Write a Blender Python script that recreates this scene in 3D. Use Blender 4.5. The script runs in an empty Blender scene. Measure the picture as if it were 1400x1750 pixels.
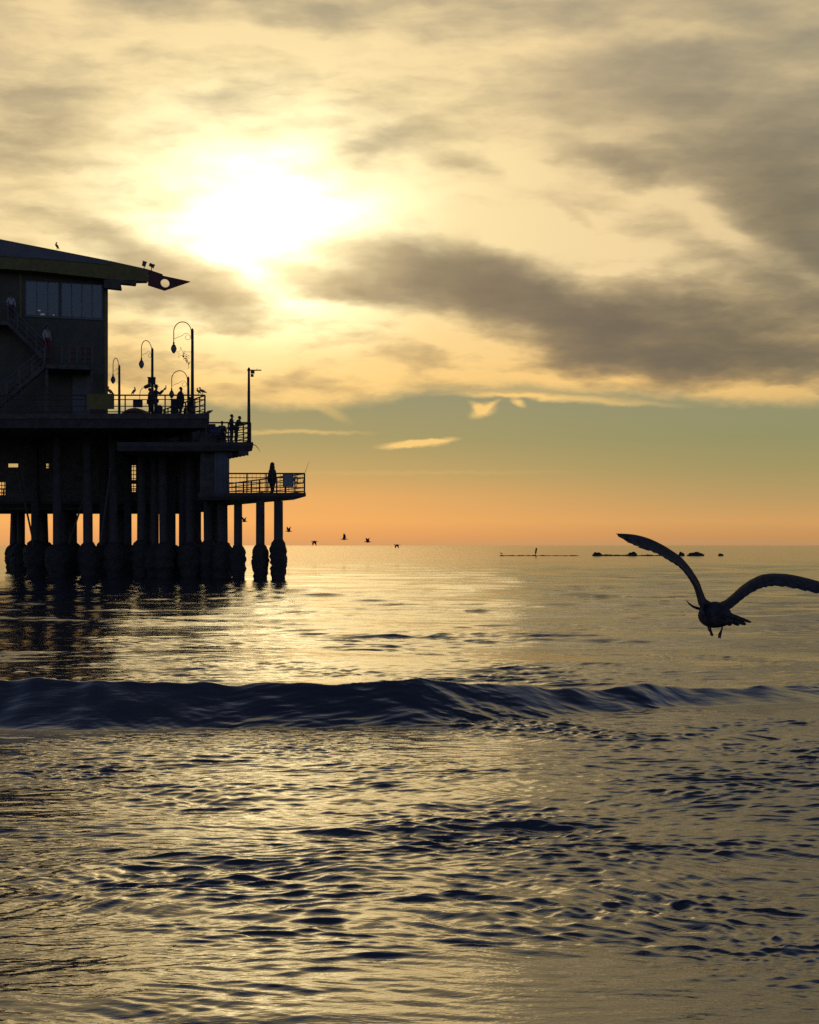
import bpy, bmesh, math, random
import numpy as np
from mathutils import Vector, Matrix
R = math.radians
PI = math.pi
rng = random.Random(7)
S = bpy.context.scene
COL = S.collection

# ------------------------------------------------------------------ camera
F = 2200.0            # focal length in photo pixels (photo 1400 x 1750)
HOR = 932.0           # horizon row of the photo
CAMZ = 2.0
cam_d = bpy.data.cameras.new('camera')
cam = bpy.data.objects.new('camera', cam_d)
COL.objects.link(cam)
cam.location = (0, 0, CAMZ)
cam.rotation_euler = (R(90), 0, 0)
cam_d.sensor_fit = 'VERTICAL'
cam_d.sensor_height = 35.0
cam_d.sensor_width = 28.0
cam_d.lens = 35.0 * F / 1750.0
cam_d.shift_y = (HOR - 875.0) / 1750.0
cam_d.clip_start = 0.1
cam_d.clip_end = 60000
S.camera = cam
S.render.resolution_x, S.render.resolution_y = 819, 1024


def at(px, py, Y):
    """photo pixel at depth Y -> world point"""
    return Vector(((px - 700.0) / F * Y, Y, CAMZ + (HOR - py) / F * Y))


def lin(c):
    out = []
    for v in c:
        v = v / 255.0
        out.append(v / 12.92 if v <= 0.04045 else ((v + 0.055) / 1.055) ** 2.4)
    return tuple(out) + (1.0,)


# ------------------------------------------------------------------ node helper
class NT:
    def __init__(self, tree):
        self.t = tree

    def new(self, ty, **kw):
        n = self.t.nodes.new(ty)
        for k, v in kw.items():
            setattr(n, k, v)
        return n

    def link(self, a, b):
        self.t.links.new(a, b)

    def put(self, sock, v):
        if hasattr(v, 'is_output'):
            self.t.links.new(v, sock)
        else:
            sock.default_value = v

    def m(self, op, a, b=None, c=None, clamp=False):
        n = self.new('ShaderNodeMath', operation=op, use_clamp=clamp)
        self.put(n.inputs[0], a)
        if b is not None:
            self.put(n.inputs[1], b)
        if c is not None:
            self.put(n.inputs[2], c)
        return n.outputs[0]

    def vm(self, op, a, b=None, scale=None):
        n = self.new('ShaderNodeVectorMath', operation=op)
        self.put(n.inputs[0], a)
        if b is not None:
            self.put(n.inputs[1], b)
        if scale is not None:
            self.put(n.inputs['Scale'], scale)
        return n.outputs['Value'] if op in ('LENGTH', 'DOT_PRODUCT', 'DISTANCE') else n.outputs[0]

    def comb(self, x, y, z=0.0):
        n = self.new('ShaderNodeCombineXYZ')
        for i, v in enumerate((x, y, z)):
            self.put(n.inputs[i], v)
        return n.outputs[0]

    def sep(self, v):
        n = self.new('ShaderNodeSeparateXYZ')
        self.put(n.inputs[0], v)
        return n.outputs

    def mapr(self, v, a, b, c=0.0, d=1.0, mode='SMOOTHSTEP'):
        n = self.new('ShaderNodeMapRange', interpolation_type=mode, clamp=True) if mode != 'LINEAR' else self.new('ShaderNodeMapRange')
        self.put(n.inputs[0], v)
        for i, x in enumerate((a, b, c, d)):
            n.inputs[i + 1].default_value = x
        return n.outputs[0]

    def noise(self, vec, scale, detail=4.0, rough=0.55, dist=0.0, color=False):
        n = self.new('ShaderNodeTexNoise')
        self.put(n.inputs['Vector'], vec)
        n.inputs['Scale'].default_value = scale
        n.inputs['Detail'].default_value = detail
        n.inputs['Roughness'].default_value = rough
        n.inputs['Distortion'].default_value = dist
        return n.outputs['Color'] if color else n.outputs[0]

    def mapping(self, vec, loc=(0, 0, 0), rot=(0, 0, 0), scale=(1, 1, 1), ty='POINT'):
        n = self.new('ShaderNodeMapping', vector_type=ty)
        self.put(n.inputs['Vector'], vec)
        n.inputs['Location'].default_value = loc
        n.inputs['Rotation'].default_value = rot
        n.inputs['Scale'].default_value = scale
        return n.outputs[0]

    def ramp(self, v, stops, interp='LINEAR'):
        n = self.new('ShaderNodeValToRGB')
        self.put(n.inputs[0], v)
        cr = n.color_ramp
        cr.interpolation = interp
        while len(cr.elements) < len(stops):
            cr.elements.new(0.5)
        for e, (p, c) in zip(cr.elements, stops):
            e.position = p
        for e, (p, c) in zip(cr.elements, stops):
            e.color = c if len(c) == 4 else lin(c)
        return n.outputs[0]

    def mix(self, f, a, b, blend='MIX'):
        n = self.new('ShaderNodeMix', data_type='RGBA', blend_type=blend)
        self.put(n.inputs[0], f)
        self.put(n.inputs[6], a)
        self.put(n.inputs[7], b)
        return n.outputs[2]


# ------------------------------------------------------------------ sky
SUN_PX, SUN_PY = 442.0, 372.0
sun_az = math.atan((SUN_PX - 700) / F)                 # from +Y towards +X
sun_el = math.atan((HOR - SUN_PY) / F * math.cos(sun_az))

world = bpy.data.worlds.new('World')
S.world = world
world.use_nodes = True
wt = world.node_tree
wt.nodes.clear()
W = NT(wt)
d = W.new('ShaderNodeTexCoord').outputs['Generated']
dx, dy, dz = W.sep(d)
den = W.m('ADD', dy, 1.02)
U = W.m('DIVIDE', W.m('MULTIPLY', dx, 4400.0), den)       # stereographic sky map, in photo-pixel units
V = W.m('DIVIDE', W.m('MULTIPLY', W.m('ABSOLUTE', dz), 4400.0), den)


def st(px, py):
    v = Vector((px - 700.0, F, HOR - py)).normalized()
    return 4400.0 * v.x / (1.02 + v.y), 4400.0 * v.z / (1.02 + v.y)


P = W.comb(U, V, 0.0)
# domain warp: wind-drawn, ragged cloud edges
w1 = W.vm('SUBTRACT', W.noise(W.mapping(P, scale=(1, 1.7, 1)), 0.0042, 4.0, 0.55, color=True), (0.5, 0.5, 0.5))
w2 = W.vm('SUBTRACT', W.noise(W.mapping(P, loc=(311, 97, 5), rot=(0, 0, R(12)), scale=(1, 2.2, 1)), 0.014, 5.0, 0.6, color=True), (0.5, 0.5, 0.5))
PW = W.vm('ADD', W.vm('ADD', P, W.vm('SCALE', w1, scale=95.0)), W.vm('SCALE', w2, scale=22.0))
PW = W.vm('MULTIPLY', PW, (1.0, 1.0, 0.0))
PS = W.vm('MULTIPLY', W.vm('ADD', P, W.vm('SCALE', w2, scale=22.0)), (1.0, 1.0, 0.0))


def blob(px, py, rx, ry, ang, amp, coord=None, soft=0):
    """an elliptical cloud mass: centre and radii in sky-map units, ang = tilt (deg, up to the right positive)"""
    cx, cy = st(px, py)
    rx, ry = rx * 1.3, ry * 1.38
    ca, sa = math.cos(R(ang)), math.sin(R(ang))
    co = coord or PW
    # rotated, scaled offset from the centre, squared length, then a smooth (1 - r2)^2 falloff
    a = W.m('SUBTRACT', W.vm('DOT_PRODUCT', co, (ca / rx, sa / rx, 0)), (cx * ca + cy * sa) / rx)
    b = W.m('SUBTRACT', W.vm('DOT_PRODUCT', co, (-sa / ry, ca / ry, 0)), (cy * ca - cx * sa) / ry)
    q = W.m('SUBTRACT', 1.0, W.m('MULTIPLY_ADD', a, a, W.m('MULTIPLY', b, b)), clamp=True)
    return W.m('MULTIPLY', W.m('MULTIPLY', q, q), amp)


def total(items):
    acc = items[0]
    for i in items[1:]:
        acc = W.m('ADD', acc, i)
    return acc

# --- cloud thickness: dark masses (positive) and thin places (negative)
#@BLOBS
dark = total([blob(*a) for a in [
    # the long dark bank right of the sun
    (700, 462, 230, 50, -8, .75), (860, 508, 270, 58, -14, .85), (1010, 552, 280, 66, -14, .6), (1080, 530, 260, 80, -12, .5),
    (1290, 560, 300, 84, -6, .7), (1200, 614, 290, 36, -5, .75), (555, 476, 150, 30, -14, .75), (980, 612, 130, 34, -8, .4), (1370, 640, 140, 26, 2, .3),
    (1400, 480, 160, 70, -30, .35),
    # upper right
    (1340, 370, 230, 90, -34, .6), (1420, 300, 170, 150, -50, .55), (1210, 300, 170, 45, -26, .28), (1170, 120, 240, 55, 6, .36),
    (1130, 95, 200, 26, 4, .25), (1290, 190, 260, 75, -18, .45), (1380, 60, 170, 40, -20, .35), (1040, 265, 130, 24, -12, .4),
    (1090, 295, 110, 22, -28, .35), (960, 30, 190, 30, 14, .3), (1180, 10, 260, 34, 6, .3), (1100, 200, 300, 60, -12, .25), (1240, 440, 200, 40, -26, .3),
    # top and left
    (860, 30, 190, 44, 16, .28), (600, 8, 330, 46, 2, .30), (250, 0, 320, 34, -3, .26), (10, 130, 120, 70, -10, .2), (10, 225, 150, 70, 10, .24), (75, 175, 90, 26, 12, .14),
    (690, 235, 130, 26, 9, .38), (790, 275, 90, 18, -3, .34), (640, 262, 110, 20, 12, .2), (350, 168, 120, 24, -12, .24), (385, 150, 80, 14, 6, .2),
    (150, 285, 120, 16, -6, .12), (130, 388, 210, 22, -16, .2), (995, 372, 40, 16, -25, .3), (900, 390, 60, 20, -10, .16),
    # banks under the sun, left of the notch
    (300, 455, 160, 36, -20, .55), (345, 490, 190, 40, -12, .62), (250, 500, 160, 26, 0, .4), (400, 520, 80, 36, -24, .38),
    (395, 550, 90, 26, -6, .3), (455, 560, 60, 22, 10, .28), (250, 620, 110, 34, 0, .34), (390, 615, 60, 16, 0, .26), (220, 560, 70, 18, -8, .2),
    # streaks in the bright band below the dark bank
    (560, 595, 90, 18, 6, .25), (640, 615, 150, 22, -2, .2), (700, 600, 70, 60, -65, .10), (540, 655, 140, 18, -4, .26), (470, 660, 70, 14, 0, .2),
    (760, 615, 90, 26, 16, .24), (400, 668, 90, 16, 0, .3), (630, 545, 70, 14, -22, .2),
]])
light = total([blob(*a) for a in [
    (930, 415, 290, 40, -10, .30), (1000, 380, 160, 34, -16, .2), (820, 350, 200, 60, -14, .18), (640, 540, 150, 34, -20, .25), (880, 575, 110, 40, -28, .2),
    (780, 570, 100, 40, -6, .35), (620, 640, 260, 40, 0, .22), (430, 645, 120, 22, 0, .3), (1290, 425, 150, 22, -30, .42), (1385, 465, 90, 26, -38, .3), (1210, 360, 110, 20, -26, .3),
    (1170, 335, 110, 24, -8, .2), (760, 95, 300, 26, 18, .22), (480, 65, 300, 40, -4, .2), (880, 260, 140, 30, -24, .15), (1050, 655, 260, 22, -8, .15), (1230, 684, 300, 15, -3, .55), (445, 545, 70, 60, 0, .3), (500, 600, 130, 34, -8, .28), (330, 590, 130, 30, 0, .22), (900, 655, 160, 20, -6, .3),
]])
# fine wisps
n1 = W.noise(W.mapping(PW, rot=(0, 0, R(8)), scale=(1, 2.4, 1)), 0.0055, 5.0, 0.52)
# wind-drawn streaks: rising to the right in the upper left, falling to the right in the right half
n2a = W.noise(W.mapping(PS, loc=(77, 40, 9), rot=(0, 0, R(-20)), scale=(1, 4.0, 1)), 0.0075, 5.0, 0.58)
n2b = W.noise(W.mapping(PS, loc=(17, 140, 3), rot=(0, 0, R(21)), scale=(1, 4.0, 1)), 0.0075, 5.0, 0.58)
sel = W.mapr(W.m('SUBTRACT', U, W.m('MULTIPLY', V, .9)), -700.0, 100.0)
n2 = W.m('ADD', W.m('MULTIPLY', n2a, W.m('SUBTRACT', 1.0, sel)), W.m('MULTIPLY', n2b, sel))
wisp = W.m('ADD', W.m('MULTIPLY', W.m('SUBTRACT', n1, 0.5), 0.56), W.m('MULTIPLY', W.m('SUBTRACT', n2, 0.5), 1.08))
wisp = W.m('MULTIPLY', wisp, W.m('MULTIPLY_ADD', W.mapr(V, 500.0, 340.0), .9, 1.0))     # more broken low down
thick = W.m('ADD', W.m('SUBTRACT', dark, light), W.m('ADD', wisp, 0.05))

# --- angular distance from the sun, in sky-map units
sx, sy = st(SUN_PX, SUN_PY)
sv = W.mapping(P, loc=(sx + 6, sy - 16, 0), scale=(1.2, .92, 1), ty='TEXTURE')
r = W.vm('LENGTH', sv)
rw = W.m('ADD', r, W.m('MULTIPLY', W.m('SUBTRACT', n1, 0.5), 90.0))
rn = W.m('DIVIDE', rw, 1300.0)
bright_c = W.ramp(rn, [(0, (255, 248, 205)), (.13, (254, 236, 184)), (.22, (249, 223, 166)), (.38, (243, 214, 160)), (.52, (226, 200, 150)), (.68, (196, 178, 138)), (1, (172, 161, 132))])
dark_c = W.ramp(rn, [(0, (240, 200, 130)), (.10, (172, 144, 102)), (.18, (134, 116, 92)), (.32, (116, 104, 88)), (.55, (106, 99, 84)), (.8, (108, 106, 95)), (1, (106, 108, 103))])
# lower clouds are lit more orange
low = W.mapr(V, 480.0, 250.0)
bright_c = W.mix(W.m('MULTIPLY', low, .85), bright_c, W.ramp(rn, [(0, (255, 240, 170)), (.22, (254, 206, 122)), (.45, (246, 196, 114)), (.75, (216, 180, 114)), (1, (196, 166, 110))]))
dark_c = W.mix(W.m('MULTIPLY', W.mapr(V, 520.0, 900.0), .75), dark_c, lin((120, 122, 116)))
tt = W.m('MAXIMUM', W.m('ADD', thick, .14), 0.0)
tt = W.m('DIVIDE', W.m('MULTIPLY', tt, tt), W.m('ADD', tt, .22))      # soft-edged
tk = W.m('SUBTRACT', 1.0, W.m('EXPONENT', W.m('MULTIPLY', tt, -1.7)))
clouds = W.mix(tk, bright_c, dark_c)
core = W.m('MULTIPLY', W.m('EXPONENT', W.m('MULTIPLY', W.m('POWER', W.m('DIVIDE', W.m('MAXIMUM', rw, 0.0), 106.0), 1.42), -1.0)), 2.9)
halo = W.m('MULTIPLY', W.m('EXPONENT', W.m('MULTIPLY', W.m('DIVIDE', rw, 130.0), -1.0)), .22)
thin = W.m('SUBTRACT', 1.0, W.m('MULTIPLY', tk, .92))
glow = W.m('MULTIPLY', W.m('ADD', core, halo), thin)
clouds = W.mix(1.0, clouds, W.vm('SCALE', (1.0, .83, .47), scale=glow), 'ADD')

# --- clear strip over the horizon
clr_l = W.ramp(W.m('DIVIDE', V, 400.0), [(0, (222, 160, 104)), (.018, (228, 163, 100)), (.03, (236, 164, 98)), (.10, (250, 178, 99)), (.2, (240, 176, 102)), (.31, (206, 169, 105)), (.45, (176, 159, 106)), (.62, (160, 152, 114)), (1, (152, 148, 114))])
clr_r = W.ramp(W.m('DIVIDE', V, 400.0), [(0, (188, 142, 98)), (.018, (192, 146, 95)), (.03, (198, 145, 90)), (.10, (210, 158, 96)), (.2, (186, 154, 99)), (.31, (166, 150, 99)), (.45, (150, 146, 102)), (.62, (148, 145, 111)), (1, (142, 142, 114))])
clear = W.mix(W.mapr(U, -350.0, 700.0), clr_l, clr_r)
small = total([blob(*a, PS, 1) for a in [(710, 759, 62, 7, 3, 1.1), (735, 755, 46, 5, 1, .8), (690, 763, 36, 4, 2, .6), (824, 702, 24, 12, 12, .9), (816, 696, 18, 7, -30, .6), (838, 694, 18, 5, 30, .6), (884, 690, 16, 7, -25, .9),
                                         (500, 739, 130, 4, 0, .5), (960, 680, 190, 7, -4, .7), (860, 676, 120, 5, -1, .5), (560, 700, 40, 10, -30, .35), (700, 808, 300, 4, 0, .12)]])
clear = W.mix(W.m('MINIMUM', small, 1.0), clear, lin((250, 205, 125)))
# --- lower rim of the cloud deck
edge = W.ramp(W.m('DIVIDE', W.m('ADD', U, 1000.0), 2000.0), [(p, (v, v, v, 1)) for p, v in
              [(.0, .50), (.15, .55), (.36, .585), (.395, .575), (.43, .575), (.47, .605), (.52, .65), (.565, .65), (.62, .64), (.70, .62), (.80, .585), (1.0, .56)]], 'EASE')
deck = W.m('SUBTRACT', W.sep(W.vm('ADD', P, W.vm('SCALE', w2, scale=34.0)))[1], W.m('MULTIPLY', edge, 400.0))
deckm = W.mapr(deck, -10.0, 22.0)
sky_f = W.mix(deckm, clear, clouds)
# above the view the sky turns blue-grey, toned for the ripples' reflections
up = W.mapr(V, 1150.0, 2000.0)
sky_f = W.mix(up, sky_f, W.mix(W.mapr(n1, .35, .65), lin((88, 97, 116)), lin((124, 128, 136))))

# --- everything far from the sun: evening sky, brightened and tinted to lift the darks
nish = W.new('ShaderNodeTexSky', sky_type='NISHITA', sun_disc=False, sun_elevation=sun_el, sun_rotation=sun_az, air_density=1.2, dust_density=1.5)
bg_n = W.new('ShaderNodeBackground')
# added dimming overhead keeps the wave face dark; the low sky stays full
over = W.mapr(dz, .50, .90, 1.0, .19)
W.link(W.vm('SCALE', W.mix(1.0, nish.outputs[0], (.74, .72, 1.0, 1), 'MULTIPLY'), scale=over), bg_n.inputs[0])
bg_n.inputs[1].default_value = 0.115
bg_c = W.new('ShaderNodeBackground')
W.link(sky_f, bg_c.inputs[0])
rad = W.vm('LENGTH', P)
mx = W.new('ShaderNodeMixShader')
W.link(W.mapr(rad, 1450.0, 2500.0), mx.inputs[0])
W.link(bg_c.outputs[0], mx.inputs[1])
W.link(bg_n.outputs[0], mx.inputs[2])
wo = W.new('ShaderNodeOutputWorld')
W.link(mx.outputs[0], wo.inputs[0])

sun_l = bpy.data.lights.new('sun', 'SUN')
sun_l.energy = SUN_E = 0.125
sun_l.angle = R(23.0)
sun_l.color = (1.0, .72, .33)
sun = bpy.data.objects.new('sun', sun_l)
COL.objects.link(sun)
sdir = Vector((math.sin(sun_az) * math.cos(sun_el), math.cos(sun_az) * math.cos(sun_el), math.sin(sun_el)))
sun.rotation_euler = (-sdir).to_track_quat('-Z', 'Y').to_euler()
sun.location = (0, 0, 40)

S.cycles.use_adaptive_sampling = True
S.cycles.adaptive_threshold = .007
S.cycles.adaptive_min_samples = 12
S.cycles.use_denoising = False
S.cycles.max_bounces = 5
S.cycles.diffuse_bounces = 2
vs = S.view_settings
vs.view_transform = 'Standard'
vs.look = 'None'
vs.exposure = 0.0
vs.gamma = 1.0
# ------------------------------------------------------------------ sea
def smooth(x, a, b):
    t = np.clip((x - a) / (b - a), 0, 1)
    return t * t * (3 - 2 * t)


def make_waves(n, lo, hi, steep, spread, seed):
    g = np.random.RandomState(seed)
    out = []
    for i in range(n):
        lam = lo * (hi / lo) ** ((i + g.rand()) / n)
        th = g.normal(0, spread)                  # travel direction about -Y (towards the beach)
        k = 2 * np.pi / lam
        kx, ky = k * np.sin(th), -k * np.cos(th)
        out.append((lam, kx, ky, steep * lam / (2 * np.pi) * (0.6 + 0.8 * g.rand()), g.rand() * 2 * np.pi))
    return out


WAVES = make_waves(22, 1.5, 9.0, 0.010, .30, 3) + make_waves(34, .5, 1.5, 0.0085, .26, 5) + make_waves(54, .14, .5, 0.0195, .32, 9) + make_waves(48, .045, .15, 0.0290, .34, 12)


def patch(x, y, seed, lam):
    g = np.random.RandomState(seed)
    s = 0
    for i in range(6):
        th = g.rand() * 6.28
        l = lam * (.6 + g.rand())
        s = s + np.sin(2 * np.pi / l * (np.cos(th) * x * .55 + np.sin(th) * y) + g.rand() * 6.28)
    return s / 3.2


def sea_height(x, y, spacing):
    # the wind is uneven: bend the ripple trains a little from place to place
    X = x + .30 * patch(x, y, 21, 2.6) + .10 * patch(x, y, 22, .9)
    Yv = y + .26 * patch(x, y, 23, 3.2) + .055 * patch(x, y, 24, .8)
    h = np.zeros_like(x)
    env = .9 + .75 * patch(x, y, 11, 6.0) + .75 * patch(x, y, 12, 2.2) + .9 * np.exp(-((x - 1.7) / 1.1) ** 2 - ((y - 6.8) / .7) ** 2)
    env = np.clip(env, .35, 2.6)
    ox = np.zeros_like(x)
    oy = np.zeros_like(x)
    for lam, kx, ky, a, ph in WAVES:
        fade = smooth(lam / spacing, 1.8, 3.2)
        e = env if lam < 2.0 else 1.0
        p = kx * X + ky * Yv + ph
        k = np.hypot(kx, ky)
        amp = a * fade * e * (1 + 1.0 * smooth(y, 18, 45) if .5 < lam < 4 else 1.0)
        h += amp * np.cos(p)
        s = np.sin(p) * amp * .9
        ox -= kx / k * s
        oy -= ky / k * s
    # the swell rearing up before it breaks
    yc = 14.75 + .06 * np.sin(x * .9 + .4) + .03 * np.sin(x * 2.3) + .45 * (np.sqrt(x * x + .25) + x) * .5
    A = np.interp(x, [-14, -5.2, -3.6, -3.1, -1.6, -.6, -.15, .35, 1.0, 1.7, 2.4, 2.9, 3.4, 4.1, 7, 14],
                  [.45, .45, .47, .44, .42, .43, .46, .42, .36, .28, .26, .28, .23, .18, .17, .15])
    A = A + .010 * np.sin(x * 7.1 + np.sin(x * 2.9)) + .012 * np.sin(x * 4.3 + 1) + .006 * np.sin(x * 13.7 + 2 * np.sin(x * 1.7))
    t = y - yc + .028 * patch(x, y, 31, 1.3) + .018 * patch(x, y, 32, .4)
    face = np.clip(1 + t / (0.80 + .07 * np.sin(x * 1.3) - .25 * smooth(x, 0, 3)), 0, 1) ** 1.18
    back = np.exp(-np.clip(t, 0, None) / 1.5)
    prof = np.where(t < 0, .86 * face + .14 * np.exp(np.clip(t, -9, 0) / .9), back)
    sw = A * prof
    near = np.exp(-(t / 1.0) ** 2)
    onface = smooth(-t, -.1, .05) * (1 - smooth(-t, .30, .75))
    h = h * (1 - .30 * near) * (1 - .74 * onface * np.clip(A / .4, 0, 1)) + sw
    # low second undulation close to the beach
    h += .05 * np.exp(-((y - 6.0 - .25 * x) / .8) ** 2) + .05 * np.exp(-((y - 22 + .3 * x) / 1.6) ** 2)
    return h, ox, oy


def build_sea():
    ds = [2.6]
    while ds[-1] < 45000:
        y = ds[-1]
        ds.append(y + max(.012, min(.42 * y * y / 4400.0, .35 if y < 60 else y * .06)))
    ds = np.array(ds)
    core_a = np.linspace(-R(20.0), R(20.0), 900)
    side = np.linspace(R(20.5), R(62), 90)[1:]
    an = np.concatenate([-side[::-1], core_a, side])
    A, D = np.meshgrid(np.tan(an), ds)
    x = A * D
    y = D.copy()
    row = np.gradient(ds)[:, None] * np.ones_like(x)
    col = np.gradient(np.tan(an))[None, :] * D
    sp = np.maximum(row, col)
    h, ox, oy = sea_height(x, y, sp)
    far = 1 - smooth(y, 300, 900)
    h *= far
    x = x + ox * far
    y = y + oy * far
    n, m = x.shape
    co = np.stack([x, y, h], -1).reshape(-1, 3).astype(np.float32)
    idx = np.arange(n * m).reshape(n, m)
    f = np.stack([idx[:-1, :-1], idx[:-1, 1:], idx[1:, 1:], idx[1:, :-1]], -1).reshape(-1, 4)
    me = bpy.data.meshes.new('sea')
    me.vertices.add(len(co))
    me.vertices.foreach_set('co', co.ravel())
    me.loops.add(f.size)
    me.loops.foreach_set('vertex_index', f.ravel().astype(np.int32))
    me.polygons.add(len(f))
    me.polygons.foreach_set('loop_start', (np.arange(len(f)) * 4).astype(np.int32))
    me.polygons.foreach_set('loop_total', np.full(len(f), 4, np.int32))
    me.polygons.foreach_set('use_smooth', np.ones(len(f), bool))
    me.update()
    me.validate()
    return me


def water_material():
    mt = bpy.data.materials.new('sea_water')
    mt.use_nodes = True
    t = mt.node_tree
    N = NT(t)
    b = t.nodes['Principled BSDF']
    b.inputs['Base Color'].default_value = (.022, .025, .040, 1)
    b.inputs['IOR'].default_value = 2.55
    b.inputs['Specular IOR Level'].default_value = .5
    b.inputs['Specular Tint'].default_value = (1, .95, .80, 1)  # gold put into the sea's reflections; water itself mirrors untinted
    pos = N.new('ShaderNodeNewGeometry').outputs['Position']
    dist = N.vm('LENGTH', pos)
    pm = N.mapping(pos, scale=(.36, 1.1, .3))
    pr = N.mapping(pos, rot=(0, 0, R(17)), scale=(.40, 1.2, .3))
    f1 = N.noise(pm, 24.0, 3.0, .6, .35)
    f2 = N.noise(pr, 6.5, 4.0, .6, .5)
    f3 = N.noise(pm, 1.6, 4.0, .6, .4)
    f4 = N.noise(pm, .35, 4.0, .6, .2)
    # small ripples only count close by; further out the longer chop carries the sparkle
    w_1 = N.mapr(dist, 5.0, 16.0, .0022, 0.0, 'LINEAR')
    w_2 = N.mapr(dist, 8.0, 80.0, .0080, .006, 'LINEAR')
    w_3 = N.mapr(dist, 10.0, 50.0, .0, .030, 'LINEAR')
    w_4 = N.mapr(dist, 30.0, 200.0, .0, .13, 'LINEAR')
    hsum = N.m('ADD', N.m('ADD', N.m('MULTIPLY', f1, w_1), N.m('MULTIPLY', f2, w_2)), N.m('ADD', N.m('MULTIPLY', f3, w_3), N.m('MULTIPLY', f4, w_4)))
    bp = N.new('ShaderNodeBump')
    bp.inputs['Strength'].default_value = 1.0
    bp.inputs['Distance'].default_value = 1.0
    N.link(hsum, bp.inputs['Height'])
    N.link(bp.outputs[0], b.inputs['Normal'])
    N.link(N.mapr(dist, 6.0, 100.0, .075, .11, 'LINEAR'), b.inputs['Roughness'])
    return mt


sea_me = build_sea()
sea_me.materials.append(water_material())
sea = bpy.data.objects.new('sea', sea_me)
COL.objects.link(sea)
sea['kind'] = 'structure'
# ------------------------------------------------------------------ materials
MATS = {}
ALB = .5      # scales all base colours down alike, tuned to the dark silhouettes


def mat(name, col, rough=.75, var=.25, scale=3.0, metal=0.0, spec=.35, bump=0.0):
    if name in MATS:
        return MATS[name]
    m = bpy.data.materials.new(name)
    m.use_nodes = True
    N = NT(m.node_tree)
    b = m.node_tree.nodes['Principled BSDF']
    co = N.new('ShaderNodeTexCoord').outputs['Object']
    n = N.noise(co, scale, 5.0, .6)
    c = tuple(v * ALB for v in col) + (1,)
    lo = tuple(v * (1 - var) for v in c[:3]) + (1,)
    hi = tuple(min(1, v * (1 + var)) for v in c[:3]) + (1,)
    N.link(N.mix(N.mapr(n, .3, .7), lo, hi), b.inputs['Base Color'])
    b.inputs['Roughness'].default_value = rough
    b.inputs['Metallic'].default_value = metal
    b.inputs['Specular IOR Level'].default_value = spec
    if bump:
        bp = N.new('ShaderNodeBump')
        bp.inputs['Strength'].default_value = .8
        bp.inputs['Distance'].default_value = bump
        N.link(N.noise(co, scale * 4, 5.0, .65), bp.inputs['Height'])
        N.link(bp.outputs[0], b.inputs['Normal'])
    MATS[name] = m
    return m


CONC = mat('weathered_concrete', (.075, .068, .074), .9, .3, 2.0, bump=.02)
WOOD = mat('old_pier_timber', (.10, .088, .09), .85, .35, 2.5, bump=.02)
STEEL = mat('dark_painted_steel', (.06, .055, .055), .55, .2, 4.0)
LAMPM = mat('lamp_post_paint', (.04, .045, .04), .5, .2, 6.0)
GLASSM = mat('frosted_lamp_globe', (.20, .20, .22), .3, .1, 6.0)
OLIVE = mat('olive_stucco', (.10, .098, .082), .85, .15, 1.5, bump=.004)
YELLOW = mat('yellow_paint', (.17, .14, .03), .6, .2, 3.0)
BLUEG = mat('blue_grey_cladding', (.15, .16, .20), .7, .15, 1.2)
FRAMEM = mat('window_frame_paint', (.12, .12, .155), .5, .1, 5.0)
SHED = mat('grey_blue_panels', (.13, .15, .20), .75, .2, 1.3)
REDD = mat('dark_red_panel', (.13, .035, .04), .7, .2, 3.0)
MUSSEL = mat('mussel_crust', (.045, .040, .042), .8, .4, 9.0, bump=.04)
BLUEC = mat('blue_cloth', (.05, .06, .16), .8, .2, 3.0)
SIGNM = mat('slate_blue_sign', (.22, .26, .34), .6, .12, 2.0)
SKIN = mat('skin', (.30, .18, .12), .6, .1, 5.0)
DARKC = mat('dark_clothing', (.05, .045, .06), .9, .25, 8.0)
NAVY = mat('navy_clothing', (.06, .06, .11), .9, .25, 8.0)
WHITEC = mat('white_shirt', (.45, .47, .52), .85, .06, 8.0)
REDC = mat('red_shorts', (.22, .03, .05), .85, .2, 8.0)
HAIR = mat('dark_hair', (.02, .015, .012), .6, .3, 20.0)
FEATH = mat('dark_plumage', (.075, .073, .092), .85, .4, 30.0, spec=.05)
GULLM = mat('grey_gull_plumage', (.14, .14, .15), .8, .3, 20.0)
BEAK = mat('horn_beak', (.06, .05, .045), .5, .2, 20.0)
ROCK = mat('wet_rock', (.035, .033, .032), .7, .4, .8, bump=.08)


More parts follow.
